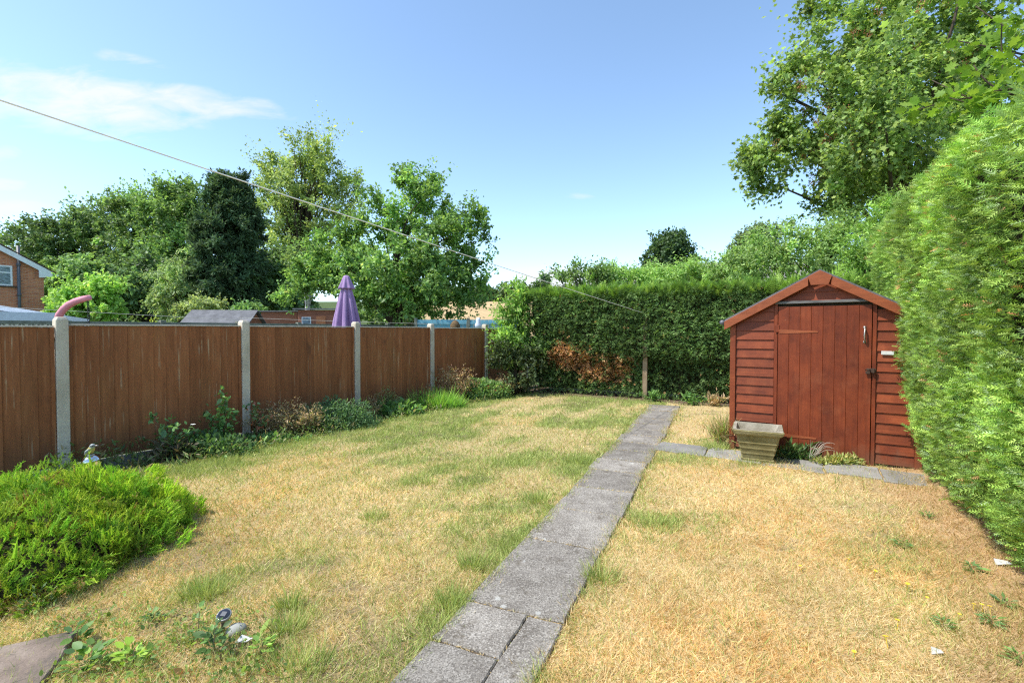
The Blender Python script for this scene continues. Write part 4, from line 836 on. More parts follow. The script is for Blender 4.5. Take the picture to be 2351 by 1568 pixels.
x, y = bp_(690, .52); shrub('dry_weeds', 'grey-brown seeded weeds leaning left of the round shrub', x, y, .38, .24, .60, 2200, T_NAR, .03, DRY + [(.10, .12, .06)], 'leaf', 'weeds', 30, dense=False, thin=.0025)
x, y = bp_(772, .55); shrub('round_shrub', 'rounded dark blue-green shrub under the third post', x, y, .66, .42, .47, 6500, T_NAR, .05, [(.055, .105, .048), (.075, .135, .058), (.045, .085, .04), (.10, .16, .075)], 'leaf', 'shrub', 14)
x, y = bp_(850, .38); shrub('dry_weeds', 'tuft of thin dry stalks beside the third post', x, y, .30, .2, .50, 900, T_NAR, .03, DRY, 'leaf', 'weeds', 20, dense=False, thin=.0025)
x, y = bp_(905, .48); shrub('broadleaf_weeds', 'broad-leaved green weeds beneath the fourth fence panel', x, y, .52, .30, .26, 1300, T_OVAL, .07, MIDG, 'leaf', 'weeds', 10)
x, y = bp_(885, .30); shrub('feathery_weeds', 'pale feathery green stalks against the fourth fence panel', x, y, .30, .18, .62, 1300, T_NAR, .035, [(.13, .15, .06), (.18, .17, .08), (.09, .12, .045)], 'leaf', 'weeds', 16, dense=False, thin=.0025)
x, y = bp_(968, .42); shrub('dead_shrub', 'bare dark twiggy dead shrub in front of the fourth post', x, y, .34, .26, .55, 420, T_NAR, .05, [(.10, .055, .035), (.15, .085, .05)], 'leaf', 'shrub', 46, dense=False, thin=.006)
x, y = bp_(1040, .42); shrub('dry_weeds', 'tall reddish dry weeds against the last fence panel', x, y, .75, .28, .92, 3600, T_NAR, .04, DRY + [(.24, .13, .08)], 'leaf', 'weeds', 46, dense=False, thin=.003)
x, y = bp_(1000, .62); shrub('lush_weeds', 'bright green grassy weeds before the last fence panel', x, y, .55, .26, .16, 2600, T_GR, .22, LITE, 'leaf', 'weeds', 8, up=1.0)
x, y = bp_(1105, .62); shrub('border_plant', 'leafy border plant with small red flowers near the corner', x, y, .62, .42, .50, 4200, T_OVAL, .045, MIDG + [(.16, .20, .08)], 'leaf', 'plant', 12, flower=('orangedoor', 5))
x, y = bp_(1150, .85); shrub('dry_weeds', 'withered pale stalks at the far corner of the lawn', x, y, .45, .3, .55, 1100, T_NAR, .04, DRY, 'leaf', 'weeds', 24, dense=False, thin=.003)
n = 15000; sa = -.2 + 8.4 * RNG.random(n); oa = .08 + .95 * RNG.random(n) ** 1.25; x = P1[0] + FD[0] * sa + FN[0] * oa; y = P1[1] + FD[1] * sa + FN[1] * oa; hh = sstep(.35, .75, fbm(sa * 1.6, oa * 2, 47)) * (1 - .8 * sstep(.5, 1.0, oa)); keep = (RNG.random(n) < .25 + .75 * hh) & (np.hypot(x - BUSH[0], y - BUSH[1]) > .9); x, y, hh = x[keep], y[keep], hh[keep]; n = len(x)
pos = np.stack([x, y, lawn_h(x, y) + .02 + RNG.random(n) * .34 * hh], -1); o = leaves('undergrowth', T_NAR, pos, unit(rnd(n) + np.array((0, 0, .9))), unit(rnd(n) * .7 + np.array((0, 0, .8))), .055 * np.exp(RNG.normal(0, .35, n)), palette(n, [(.17, .25, .09), (.22, .31, .10), (.13, .20, .07), (.36, .30, .16)], None, .22), M['leaf']); tag(o, 'tangled low weeds filling the border under the fence', 'weeds', None, 'stuff')
# bare twigs by the gravel board
tw = fpoint(330, 0, .12); b = MB()
for i in range(7):
    a = Vector((0, 0, .0)); e = Vector((random.uniform(-.35, .05), random.uniform(-.12, .05), random.uniform(.10, .34))); limb_tube(b, a, e, .004, .0015, 4, .02, 5)
o = b.build('dead_twigs', M['twig']); o.location = (tw[0] + .2, tw[1] + .1, float(lawn_h(*tw)) + .02); tag(o, 'pale bare twigs fanning up beside the gravel board', 'twigs')
# corner shrubs where fence meets back hedge
g_ = (0.02, 11.55)
tree('corner_shrub', 'light green feathery shrub filling the corner behind the fence end', (g_[0] + .02, g_[1], -.05), [(0, 0, 1.45, .56, .45, .85), (.1, 0, 2.1, .30, .3, .5), (.42, .05, 1.3, .3, .3, .7)], 90, .26, 7, 9, T_NAR, .11, [(.15, .27, .035), (.20, .33, .05), (.10, .20, .03)], None, .05, .2, upb=.8, limbs=16, cat='shrub', leafmat='leaf')
tree('privet_shrub', 'dark privet shrub at the foot of the corner shrub', (.10, 11.05, -.05), [(0, 0, .62, .62, .5, .62), (-.25, -.1, .95, .3, .3, .3)], 70, .22, 8, 9, T_OVAL, .055, [(.040, .070, .024), (.060, .10, .03), (.11, .17, .05)], [3, 3, 1], .04, .15, limbs=14, cat='shrub', fol=1.15)

# weeds and scraps on the lawn
def rosette(name, label, px, py, n, ls, cols, T=T_OVAL, group=None, cat='weed', h=.05, spread=.06, flat=.35):
    p = grd(px, py); z0 = float(lawn_h(p.x, p.y)); root = empty(name, (p.x, p.y, z0)); tag(root, label, cat, group)
    a = RNG.random(n) * 6.28; r_ = spread * .45 * RNG.random(n) ** .6; pos = np.stack([np.cos(a) * r_, np.sin(a) * r_, .004 + h * (1 - .6 * r_ / spread) * RNG.random(n)], -1)
    ax = np.stack([np.cos(a), np.sin(a), flat + rnd(n)[:, 0] * .2], -1); leaves('leaves', T, pos, ax, np.tile((0, 0, 1.), (n, 1)) + rnd(n) * .3, ls * .62 * np.exp(RNG.normal(0, .25, n)), palette(n, cols, None, .2) * 1.7, M['leaf'], root)
    b = MB(); b.tube([(0, 0, -.02), (.004, 0, .4 * h), (.006, .003, h * .72)], [.003, .002, .0015], 5); b.build('stem', M['twig'], root)
    return root
rosette('leafy_weed', 'broad-leaved mallow seedling nearest the patio slabs', 175, 1480, 20, .075, MIDG, cat='weed', h=.10, spread=.08)
rosette('leafy_weed', 'sprawling toothed weed at the bottom left of the lawn corner', 200, 1535, 46, .065, LITE + MIDG, h=.10, spread=.16)
rosette('leafy_weed', 'bright yellow-green seedling right of the sprawling weed', 305, 1530, 34, .060, [(.24, .34, .05), (.19, .30, .05)], h=.12, spread=.10)
rosette('leafy_weed', 'dark upright weed just left of the solar light stake', 490, 1505, 46, .048, DKG + MIDG, h=.16, spread=.09)
rosette('leafy_weed', 'thin pale weed standing by the solar light', 455, 1470, 22, .045, MIDG, h=.20, spread=.05)
rosette('leafy_weed', 'flat green weed between the bush and the solar light', 350, 1425, 34, .040, MIDG, h=.05, spread=.12)
rosette('leafy_weed', 'small grassy weed in front of the heath bush', 85, 1405, 60, .05, [(.13, .19, .07), (.18, .23, .10)], T_NAR, h=.14, spread=.14, flat=.9)
rosette('leafy_weed', 'reddish low stonecrop mat beside the patio', 165, 1440, 130, .022, [(.36, .20, .08), (.32, .24, .07), (.30, .13, .07)], T_NAR, h=.03, spread=.16, flat=.8)
rosette('leafy_weed', 'lime seedling at the bottom edge left of the path', 600, 1500, 26, .05, LITE, h=.07, spread=.10)
for px, py, lb in ((2130, 1190, 'dark green weed nearest the foot of the tall hedge end'), (2075, 1255, 'grassy weed tuft midway along the tall hedge'), (2230, 1313, 'flat dock weed on the bare strip under the hedge'), (2310, 1395, 'feathery weed by the hedge at the right edge'), (2275, 1435, 'dark rosette with yellow flowers beside it'), (2165, 1440, 'green tuft in the dry grass at lower right'), (2340, 1520, 'leafy weed in the bottom right corner')):
    rosette('lawn_weed', lb, px, py, 40, .055, MIDG + [(.13, .20, .08)], T_NAR, 'weeds under the hedge', h=.04, spread=.075, flat=.25)
n = 2600; cxy = np.array([[grd(random.uniform(60, 640), random.uniform(1405, 1575)).x, 0] for _ in range(150)]); cxy = np.array([tuple(grd(random.uniform(70, 640), random.uniform(1408, 1590)).xy) for _ in range(170)]); ci = RNG.integers(0, 170, n); cr = .02 + .05 * RNG.random(170)
x = cxy[ci, 0] + RNG.normal(0, 1, n) * cr[ci]; y = cxy[ci, 1] + RNG.normal(0, 1, n) * cr[ci]; lx_ = (x - PATC[0]) * math.cos(R(24)) + (y - PATC[1]) * math.sin(R(24)); ly_ = -(x - PATC[0]) * math.sin(R(24)) + (y - PATC[1]) * math.cos(R(24)); kp = ~((lx_ < .14) & (ly_ < .08)); x, y, ci = x[kp], y[kp], ci[kp]; n = len(x); pos = np.stack([x, y, lawn_h(x, y) + .006 + .05 * RNG.random(n) * cr[ci] / .05], -1); kk = np.array([(.24, .34, .09), (.30, .42, .10), (.17, .26, .08), (.42, .24, .11), (.40, .44, .12)])[RNG.choice(5, 170, p=[.3, .25, .25, .1, .1])]
o = leaves('seedlings', T_OVAL, pos, unit(rnd(n) + np.array((0, 0, .45))), unit(rnd(n) * .5 + np.array((0, 0, 1))), .013 * np.exp(RNG.normal(0, .45, n)), kk[ci] * np.exp(RNG.normal(0, .18, n))[:, None], M['leaf']); tag(o, 'scattered small weed seedlings in the bare lawn corner', 'weeds', None, 'stuff')
def tuft(label, px, py, n, ln, cols, spread):
    p = grd(px, py); z0 = float(lawn_h(p.x, p.y)); a = RNG.random(n) * 6.28; r_ = spread * RNG.random(n) ** .7; pos = np.stack([np.cos(a) * r_, np.sin(a) * r_ * .8, np.zeros(n) - .005], -1)
    ax = unit(np.stack([np.cos(a) * .45, np.sin(a) * .45, np.ones(n)], -1) + rnd(n) * .28); L_ = ln * (.5 + .8 * RNG.random(n))
    o = leaves('grass_tuft', T_BL, pos, ax, rnd(n), L_, palette(n, cols, None, .2), M['grass'], None, wscale=np.full(n, .0055) / L_); o.location = (p.x, p.y, z0); tag(o, label, 'grass tuft', 'green grass tufts')
for px, py, n, ln, sp_, lb in ((660, 1450, 150, .12, .07, 'tall green grass tuft in the lower left lawn'), (690, 1530, 200, .11, .13, 'green grass tuft at the bottom edge left of the path'), (470, 1362, 220, .10, .11, 'green grass tuft right of the heath bush'), (665, 1395, 160, .12, .06, 'narrow green grass tuft above the tall one'),
                          (1085, 1300, 240, .11, .09, 'green grass tuft at the path edge by the second long slab'), (1035, 1380, 240, .10, .10, 'green grass tuft hugging the left path edge near the camera'), (1230, 1150, 260, .10, .12, 'green grass tuft left of the path near the lichen spots'), (1330, 1060, 260, .09, .18, 'green grass tuft left of the path halfway along'),
                          (1500, 1205, 380, .09, .22, 'wide green grass tuft on the right lawn by the path'), (1380, 1330, 200, .11, .10, 'green grass tuft on the right path edge'), (1645, 1032, 300, .13, .16, 'green grass tuft left of the planter'), (1715, 1064, 160, .06, .16, 'green grass fringe at the foot of the planter'),
                          (1120, 975, 160, .07, .14, 'small green tuft far up the left lawn'), (975, 1110, 200, .08, .14, 'green tuft in the middle of the left lawn'), (860, 1190, 200, .09, .11, 'green tuft left of the lawn middle')):
    tuft(lb, px, py, n, ln, GREEN, sp_)
for i, (px, py) in enumerate(((2038, 1472), (2060, 1430), (1962, 1500), (2200, 1410), (2235, 1390), (2255, 1392), (2275, 1400), (2085, 1345), (2008, 1312), (1945, 1285), (1840, 1300), (2130, 1372), (1265, 1100), (1120, 1150))):
    p = grd(px, py, .035); b = MB(); nq = 9
    for q in range(nq):
        a = q * 6.283 / nq; b.add([(0, 0, .035), (.007 * math.cos(a - .35), .007 * math.sin(a - .35), .038), (.012 * math.cos(a), .012 * math.sin(a), .037), (.007 * math.cos(a + .35), .007 * math.sin(a + .35), .038)], [(0, 1, 2, 3)])
    b.tube([(0, 0, -.01), (.003, 0, .034)], .0012, 4); o = b.build('yellow_flower', M['yellow']); o.location = (p.x, p.y, float(lawn_h(p.x, p.y)) + .012); o.rotation_euler = (random.uniform(-.3, .3), random.uniform(-.3, .3), random.uniform(0, 6)); s_ = random.uniform(.8, 1.3); o.scale = (s_,) * 3
    tag(o, 'tiny yellow hawkbit flower open in the dry lawn', 'flower', 'yellow flowers in the lawn')
for px, py, s_, lb in ((2300, 1305, .055, 'white scrap of paper at the foot of the tall hedge'), (2150, 1503, .03, 'small white scrap on the dry lawn at lower right'), (560, 1478, .035, 'white flint chip below the grey pebble')):
    p = grd(px, py); b = MB(); b.add([(-s_, -s_ * .3, .010), (s_ * .7, -s_ * .45, .018), (s_, s_ * .4, .014), (-s_ * .5, s_ * .45, .030), (-s_, -s_ * .3, .006), (s_ * .7, -s_ * .45, .014), (s_, s_ * .4, .010), (-s_ * .5, s_ * .45, .026)], [(0, 1, 2), (0, 2, 3), (6, 5, 4), (7, 6, 4), (0, 4, 5, 1), (1, 5, 6, 2), (2, 6, 7, 3), (3, 7, 4, 0)])
    o = b.build('paper_scrap' if 'chip' not in lb else 'flint_chip', M['paper']); o.location = (p.x, p.y, float(lawn_h(p.x, p.y)) + .004); tag(o, lb, 'litter' if 'chip' not in lb else 'stone')
# dry stalks and weeds at the shed door
def shed_pt(u_, v_): q = S0 + SU * u_ + SV * v_; return float(q[0]), float(q[1])
x, y = shed_pt(.86, -.14); z0 = 0; b = MB()
for i in range(16): e = Vector((random.uniform(-.05, .26), random.uniform(-.14, .03), random.uniform(.10, .24))); limb_tube(b, (random.uniform(-.03, .03), 0, 0), e, .0024, .0012, 6, .28, 5)
o = b.build('dry_stalks', M['cap']); o.location = (x, y, .01); tag(o, 'bleached dry grass stalks arching against the shed door', 'grass')
x, y = shed_pt(.72, -.13); shrub('door_weeds', 'dark low weeds growing between planter and shed door', x, y, .28, .09, .16, 700, T_NAR, .06, DKG + [(.10, .12, .05)], 'leaf', 'weeds', 8, up=.6)
x, y = shed_pt(1.12, -.16); shrub('door_weeds', 'yellowing weeds along the foot of the shed door', x, y, .30, .09, .10, 800, T_NAR, .05, [(.20, .22, .07), (.28, .24, .10), (.14, .18, .06)], 'leaf', 'weeds', 8, up=.5)
x, y = shed_pt(-.12, .05); shrub('corner_weeds', 'grass and dry stalks at the left corner of the shed', x, y, .16, .2, .34, 420, T_GR, .22, [(.24, .19, .10), (.14, .19, .05), (.28, .22, .12)], 'leaf', 'weeds', 10, dense=False, up=1.4, thin=.002)
for i, (px, py, w_, lb) in enumerate(((1500, 922, .5, 'green weeds at the foot of the clothes post'), (1590, 930, .6, 'straggly weeds where the path meets the hedge'), (1640, 932, .4, 'dry seed heads left of the shed under the hedge'))):
    p = grd(px, py); shrub('hedge_weeds', lb, p.x, p.y, w_ * .7, .18, .26, 380, T_NAR, .07, MIDG if i < 2 else DRY, 'leaf', 'weeds', 9, dense=False, up=.8, thin=.0025)

# ================================================================== OVER THE FENCE: NEIGHBOURS
FA = math.atan2(FD[1], FD[0])
# brick house
C0 = at(100, 620, 25.0); ho = empty('brick_house', (C0.x, C0.y, -.16), FA); tag(ho, 'orange brick house with white bargeboard and grey soil pipe, far left', 'house')
HZ = C0.z + .16; pitch = math.tan(R(31)); GW = 8.4; HLn = 9.0                                # local x along the gable (towards -x), local y = into the house
b = MB(); b.prism([(0, 0), (-GW, 0), (-GW, HZ), (-GW / 2, HZ + GW / 2 * pitch), (0, HZ)][::-1], 0, HLn, 'y'); b.build('wall', M['brick'], ho)
def roof_slope(sgn):
    cx = -GW / 2; e = .42; zA = HZ + GW / 2 * pitch + .10; L_ = GW / 2 + e; b = MB()
    nr = 14
    for k in range(nr):
        a0, a1 = L_ * k / nr, L_ * (k + 1) / nr + .05; f_ = lambda a: zA - a * pitch
        poly = [(cx + sgn * a0, f_(a0)), (cx + sgn * a1, f_(a1) + .03), (cx + sgn * a1, f_(a1) + .055), (cx + sgn * a0, f_(a0) + .03)]
        if sgn < 0: poly = poly[::-1]
        b.prism(poly, -.30, HLn + .2, 'y')
    r_ = b.build('roof', M['tile'], ho); return zA
for sgn in (-1, 1): zA = roof_slope(sgn)
cx = -GW / 2
for sgn in (-1, 1):
    L_ = GW / 2 + .38; b = MB(); poly = [(cx, zA - .03), (cx + sgn * L_, zA - L_ * pitch - .03), (cx + sgn * L_, zA - L_ * pitch - .24), (cx + sgn * (L_ - .62), zA - L_ * pitch - .24 - (0.06)), (cx + sgn * (L_ - .62), zA - (L_ - .62) * pitch - .30), (cx, zA - .30)]
    if sgn > 0: poly = poly[::-1]
    b.prism(poly, -.27, -.235, 'y'); b.build('bargeboard', M['white'], ho)
    b = MB(); b.tube([(cx + sgn * (L_ + .08), -.26, zA - L_ * pitch - .12), (cx + sgn * (L_ + .08), HLn, zA - L_ * pitch - .12)], .06, 8); b.build('gutter', M['white'], ho)
zw0, zw1 = 3.68 + .16, 4.68 + .16
fr = MB(); x1, x0 = -1.16, -2.34
fr.box(x0, x1, -.05, .02, zw0, zw0 + .07).box(x0, x1, -.05, .02, zw1 - .07, zw1).box(x0, x0 + .07, -.05, .02, zw0 + .07, zw1 - .07).box(x1 - .07, x1, -.05, .02, zw0 + .07, zw1 - .07).box(x0 + .07, x1 - .07, -.05, .02, zw0 + .62, zw0 + .68).box(x0 + .56, x0 + .62, -.05, .02, zw0 + .07, zw0 + .62)
wi = fr.build('window', M['white'], ho)
for a0, a1, c0, c1 in ((x0 + .07, x0 + .56, zw0 + .07, zw0 + .62), (x0 + .62, x1 - .07, zw0 + .07, zw0 + .62), (x0 + .07, x1 - .07, zw0 + .68, zw1 - .07)): b = MB(); b.box(a0, a1, -.03, -.004, c0, c1); b.build('pane', M['glass'], wi)
b = MB(); b.box(x0 - .08, x1 + .12, -.09, -.004, zw0 - .07, zw0 - .004); b.build('sill', M['plinth'], wi)
b = MB(); px_ = -.955; b.tube([(px_, -.14, .3), (px_, -.14, HZ + 1.1)], .065, 10)
for zz in (HZ - 1.35, HZ + .15): b.tube([(px_, -.14, zz - .06), (px_, -.14, zz + .06)], .085, 10)
b.build('soil_pipe', M['pipe'], ho, smooth=True)
b = MB(); b.tube([(px_, -.14, HZ - 2.35), (px_ - .55, -.12, HZ - 2.0)], .032, 8); b.build('waste_pipe', M['pipe'], ho, smooth=True)
# white lean-to and the canopy next to it
L0 = at(140, 745, 15.0); le = empty('lean_to', (L0.x, L0.y, -.16), FA); tag(le, 'low white flat-roofed lean-to in front of the brick house', 'outbuilding')
zt = 2.20; b = MB(); b.box(-6, 0, .10, 3, 0, zt - .36); b.build('wall', M['white'], le)
b = MB(); b.prism([(-6.1, zt - .36), (.1, zt - .36), (.1, zt - .03), (-6.1, zt + .03)], 0, .06, 'y'); b.build('fascia', M['offwhite'], le)
b = MB(); b.box(-6.1, .1, .062, 3.1, zt - .05, zt - .02); b.build('roof', M['offwhite'], le)
b = MB(); b.box(-6.1, -2.0, -.06, -.002, zt - .34, zt - .26); b.build('gutter', M['cap'], le)
A0 = at(205, 738, 17.5); cpy = empty('canopy', (A0.x, A0.y, -.16), FA); tag(cpy, 'white sloping canopy roof beside the lean-to', 'canopy')
za, zb2 = at(100, 698, 16.2).z + .16, at(205, 733, 17.5).z + .16
b = MB(); b.prism([(-2.7, za - .16), (0, zb2 - .16), (0, zb2), (-2.7, za)], 0, 2.4, 'y'); b.build('roof', M['white'], cpy); b = MB(); b.box(-2.7, .03, -.05, -.002, zb2 - .34, zb2 - .18); b.build('fascia', M['white'], cpy)
for xx in (-2.6, -.12): b = MB(); b.box(xx, xx + .08, .05, .13, 0, zb2 - .18); b.build('post', M['white'], cpy)

# decorative concrete fence on the far side of the neighbour's plot
off = 7.2; Q0 = P1 - FN * off; cf = empty('concrete_fence', (Q0[0], Q0[1], -.1), FA); tag(cf, 'mossy decorative concrete panel fence beyond the wooden fence', 'fence')
for i in range(0, 9):
    b = MB(); b.box(i * 1.9 - .06, i * 1.9 + .06, -.07, .07, -.3, 1.84); b.build('post', M['latt'], cf, .006)
    if i == 8: break
    x0 = i * 1.9 + .065; x1 = x0 + 1.77; b = MB(); b.box(x0, x1, -.025, .025, 0, 1.46); b.box(x0, x1, -.035, .035, 1.462, 1.53); b.box(x0, x1, -.035, .035, 1.72, 1.79); b.build('panel', M['latt'], cf)
    b = MB()
    for k in range(12):
        xa = x0 + .02 + k * .145; b.add([(xa, -.022, 1.532), (xa + .03, -.022, 1.532), (xa + .135, -.022, 1.718), (xa + .105, -.022, 1.718), (xa, .022, 1.532), (xa + .03, .022, 1.532), (xa + .135, .022, 1.718), (xa + .105, .022, 1.718)], [(0, 1, 2, 3), (7, 6, 5, 4), (0, 4, 5, 1), (1, 5, 6, 2), (2, 6, 7, 3), (3, 7, 4, 0)])
        b.add([(xa + .105, -.018, 1.532), (xa + .135, -.018, 1.532), (xa + .03, -.018, 1.718), (xa, -.018, 1.718), (xa + .105, .018, 1.532), (xa + .135, .018, 1.532), (xa + .03, .018, 1.718), (xa, .018, 1.718)], [(0, 1, 2, 3), (7, 6, 5, 4), (0, 4, 5, 1), (1, 5, 6, 2), (2, 6, 7, 3), (3, 7, 4, 0)])
    b.build('lattice', M['latt'], cf)
# pink foam tube over a hooked pole, chain hanging from its end
n0 = at(134, 730, 5.75); nd = empty('hooked_pole', (n0.x, n0.y, -.12)); tag(nd, 'garden hook pole sleeved in pink foam, behind the first fence post', 'pole')
b = MB(); b.tube([(0, 0, -.2), (0, 0, n0.z + .12)], .014, 8); b.build('pole', M['black'], nd)
pts = [at(px, py, 5.75) - Vector((n0.x, n0.y, -.12)) for px, py in ((131, 738), (137, 722), (146, 710), (158, 700), (174, 692), (190, 687), (206, 683))]
b = MB(); b.tube(pts, [.036, .039, .039, .039, .038, .037, .032], 14); b.build('foam_sleeve', M['pink'], nd, smooth=True)
ch = MB(); top_ = pts[-1] - Vector((.02, 0, .04)); nl = 13
for k in range(nl):
    c_ = top_ - Vector((0, 0, .033 * k)); ring = []
    for q in range(9): a = q * 6.283 / 8; ring.append(c_ + Vector(((.012 * math.cos(a) if k % 2 else 0), (0 if k % 2 else .012 * math.cos(a)), .021 * math.sin(a))))
    ch.tube(ring, .0036, 5, False)
ch.build('chain', M['black'], nd)
# neighbour's wires
def wire(name, label, a, bq, sag, r=.004, mat='wire', cat='line'):
    pts = [a.lerp(bq, i / 16) - Vector((0, 0, sag * 4 * (i / 16) * (1 - i / 16))) for i in range(17)]; m_ = MB(); m_.tube(pts, r, 5); o = m_.build(name, M[mat], None, smooth=True); tag(o, label, cat)
wire('wire', 'thin pale line sagging in front of the brick house', at(-60, 701, 9.0), at(560, 735, 11.5), .01, .0045)
wire('wire', 'thin pale line running past the purple parasol', at(545, 729, 13.0), at(1000, 744, 13.2), .01, .004)
# grey felt-roofed shed
def simple_shed(name, label, org, rz, wx, wy, eave, ridge, felt, board, cat='shed', pent=False):
    r_ = empty(name, tuple(org), rz); tag(r_, label, cat); ph = .13; z = .02; k = 0
    bb = MB(); bb.box(.03, wx - .03, .03, wy - .03, 0, eave - .01); bb.build('frame', M['plinth'], r_)
    while z < eave - .03:
        z1 = min(z + ph + .01, eave)
        for (a, c, d, e) in ((0, wx, -.012, .028), (0, wx, wy - .028, wy + .012)): q = MB(); q.box(a, c, d, e, z, z1 - .012); q.build('board', M[board], r_)
        for (a, c) in ((-.012, .028), (wx - .028, wx + .012)): q = MB(); q.box(a, c, .029, wy - .029, z, z1 - .012); q.build('board', M[board], r_)
        z += ph
    if pent:
        q = MB(); q.prism([(-.15, eave), (wy + .15, ridge), (wy + .15, ridge + .05), (-.15, eave + .05)], -.15, wx + .15, 'x'); q.build('roof', M[felt], r_)
    else:
        for k_, pl_ in enumerate(([(-.12, eave - .06), (wy / 2, ridge), (wy / 2, ridge + .035), (-.12, eave - .025)], [(wy / 2, ridge), (wy + .12, eave - .06), (wy + .12, eave - .025), (wy / 2, ridge + .035)])):
            q = MB(); q.prism(pl_, -.10, wx + .10, 'x'); q.build('roof', M[felt], r_)
        for xx in (0, wx - .03):
            q = MB(); q.prism([(.02, eave), (wy - .02, eave), (wy / 2, ridge - .04)], xx, xx + .03, 'x'); q.build('gable', M[board], r_)
    return r_
e0 = at(418, 748, 15.2); simple_shed('felt_roofed_shed', 'small shed with dark grey felt roof behind the fence', (e0.x, e0.y, -.16), R(6), 1.90, 1.5, 1.80, at(397, 714, 16).z + .16, 'felt', 'brownshed')
e0 = at(600, 748, 21.0); s1 = simple_shed('brown_shed', 'brown pent-roof shed left of the taller brown shed', (e0.x, e0.y, -.16), R(-4), 1.62, 1.6, at(600, 714, 21).z + .12, at(640, 716, 22.6).z + .10, 'felt', 'brownshed', pent=True)
e0 = at(684, 748, 19.0); s2 = simple_shed('brown_shed', 'taller brown shed with a small window beside the purple parasol', (e0.x, e0.y, -.16), R(4), 1.45, 1.5, at(690, 709, 19).z + .12, at(690, 707, 20.5).z + .10, 'felt', 'brownshed', pent=True)
b = MB(); b.box(.16, .52, -.035, -.0125, 1.80, 2.16); wn_ = b.build('window', M['white'], s2); b = MB(); b.box(.19, .49, -.045, -.0355, 1.83, 2.13); b.build('pane', M['glass'], wn_)
b = MB(); b.box(.72, 1.08, -.032, -.0125, .1, 2.20); b.build('door', M['orangedoor'], s2)
# parasol
pz = at(795, 632, 9.6); pa2 = empty('parasol', (pz.x, pz.y, -.12)); tag(pa2, 'closed purple garden parasol rising behind the fence', 'parasol')
H = pz.z + .12; b = MB(); b.tube([(0, 0, -.1), (0, 0, H - .02)], .02, 10); b.build('pole', M['postwood'], pa2)
fold = lambda t, z_: 1 + .30 * (2 * abs(math.sin(4 * t + .5 * z_)) - 1) * min(1, (H - z_) * 1.5) + .05 * math.cos(16 * t + 1) * min(1, (H - z_))
b = MB(); b.lathe([(.262, H - 1.42), (.255, H - 1.30), (.195, H - .85), (.142, H - .50), (.088, H - .25), (.06, H - .16)], 96, fold=fold); b.build('canopy', M['purple'], pa2, smooth=True)
fold2 = lambda t, z_: 1 + .16 * math.cos(8 * t) * (1 if z_ < H - .15 else .35)
b = MB(); b.lathe([(.152, H - .275), (.142, H - .250), (.100, H - .13), (.072, H - .055), (.05, H - .015), (.012, H - .002)], 64, fold=fold2); b.build('vent_cap', M['purple'], pa2, smooth=True)
# turquoise fence, with ornaments
t0 = at(955, 757, 17.0); tf = empty('turquoise_fence', (t0.x, t0.y, -.16), R(2)); tag(tf, 'turquoise painted board fence beyond the fence end', 'fence')
hz = at(1040, 734, 17).z + .16
for k in range(3): b = MB(); b.box(-.05 + k * 1.85, .05 + k * 1.85, -.05, .05, 0, hz + .06); b.build('post', M['latt'], tf)
for k in range(2):
    for q in range(13): b = MB(); b.box(.055 + k * 1.85 + q * .134, .055 + k * 1.85 + q * .134 + .130, .0, .018, .05, hz); b.build('board', M['blue'], tf)
    b = MB(); b.box(.055 + k * 1.85, 1.795 + k * 1.85, -.035, -.001, hz - .16, hz - .08); b.build('rail', M['blue'], tf)
w0 = at(1045, 747, 16.2); b = MB(); b.lathe([(.02, 0), (.10, .05), (.16, .20), (.165, .34), (.10, .46), (.02, .50)], 20, fold=lambda t, z_: 1 + .04 * math.sin(9 * t + z_ * 40)); o = b.build('wicker_basket', M['wicker'], None, smooth=True); o.location = (w0.x, w0.y, w0.z - .33); tag(o, 'round brown wicker basket hanging before the turquoise fence', 'basket')
b = MB(); b.box(-.03, .03, -.03, .03, -1.7, .05); b.build('stand', M['postwood'], o)
n1 = at(1098, 748, 16.3); b = MB(); b.lathe([(.05, 0), (.11, .04), (.12, .14), (.075, .22), (.085, .29), (.06, .36), (.01, .38)], 18); o = b.build('gnome_ornament', M['offwhite'], None, smooth=True); o.location = (n1.x, n1.y, n1.z - .1); tag(o, 'small pale ornament standing before the turquoise fence', 'ornament')
b = MB(); b.box(-.12, .12, -.12, .12, -1.75, -.002); b.build('plinth', M['latt'], o)

# ================================================================== TREES AND SHRUBS BEYOND
def base_at(px, Y, z=-.16): p = at(px, 757, Y); return (p.x, p.y, z)
OAK = [(.070, .135, .030), (.095, .175, .036), (.052, .105, .028), (.15, .23, .045)]
WOOD = [(.062, .112, .032), (.085, .145, .036), (.045, .085, .026), (.12, .18, .05)]
def m_per(Y): return Y / FPX                                    # metres per picture unit at depth Y
# oak in the middle
Y = 20.0; u_ = m_per(Y); bx = base_at(905, Y)
def bl(px, py, rx, ry, dy=0, rd=None, Y=Y, bx=bx):
    p = at(px, py, Y + dy); k = (Y + dy) / FPX; return (p.x - bx[0], p.y - bx[1], p.z - bx[2], rx * k, (rd or (rx + ry) / 2) * k, ry * k)
tree('oak_tree', 'broad green oak-like tree spreading behind the purple parasol', bx, [bl(900, 620, 185, 95), bl(1010, 540, 95, 95), bl(760, 600, 100, 85), bl(1055, 640, 75, 70), bl(880, 500, 75, 60), bl(960, 450, 50, 55), bl(700, 640, 65, 45), bl(1000, 690, 90, 40), bl(925, 420, 16, 30), bl(1095, 520, 34, 45), bl(1010, 440, 14, 35), bl(650, 665, 30, 15), bl(900, 655, 120, 55, -2.0), bl(960, 600, 80, 60, -1.5)],
     320, .60, 9, 24, T_DIA, .125, OAK, [3, 3, 2, 2], .22, .30, outb=.8, limbs=60, shell=2.0, cvar=.18, fol=2.4)
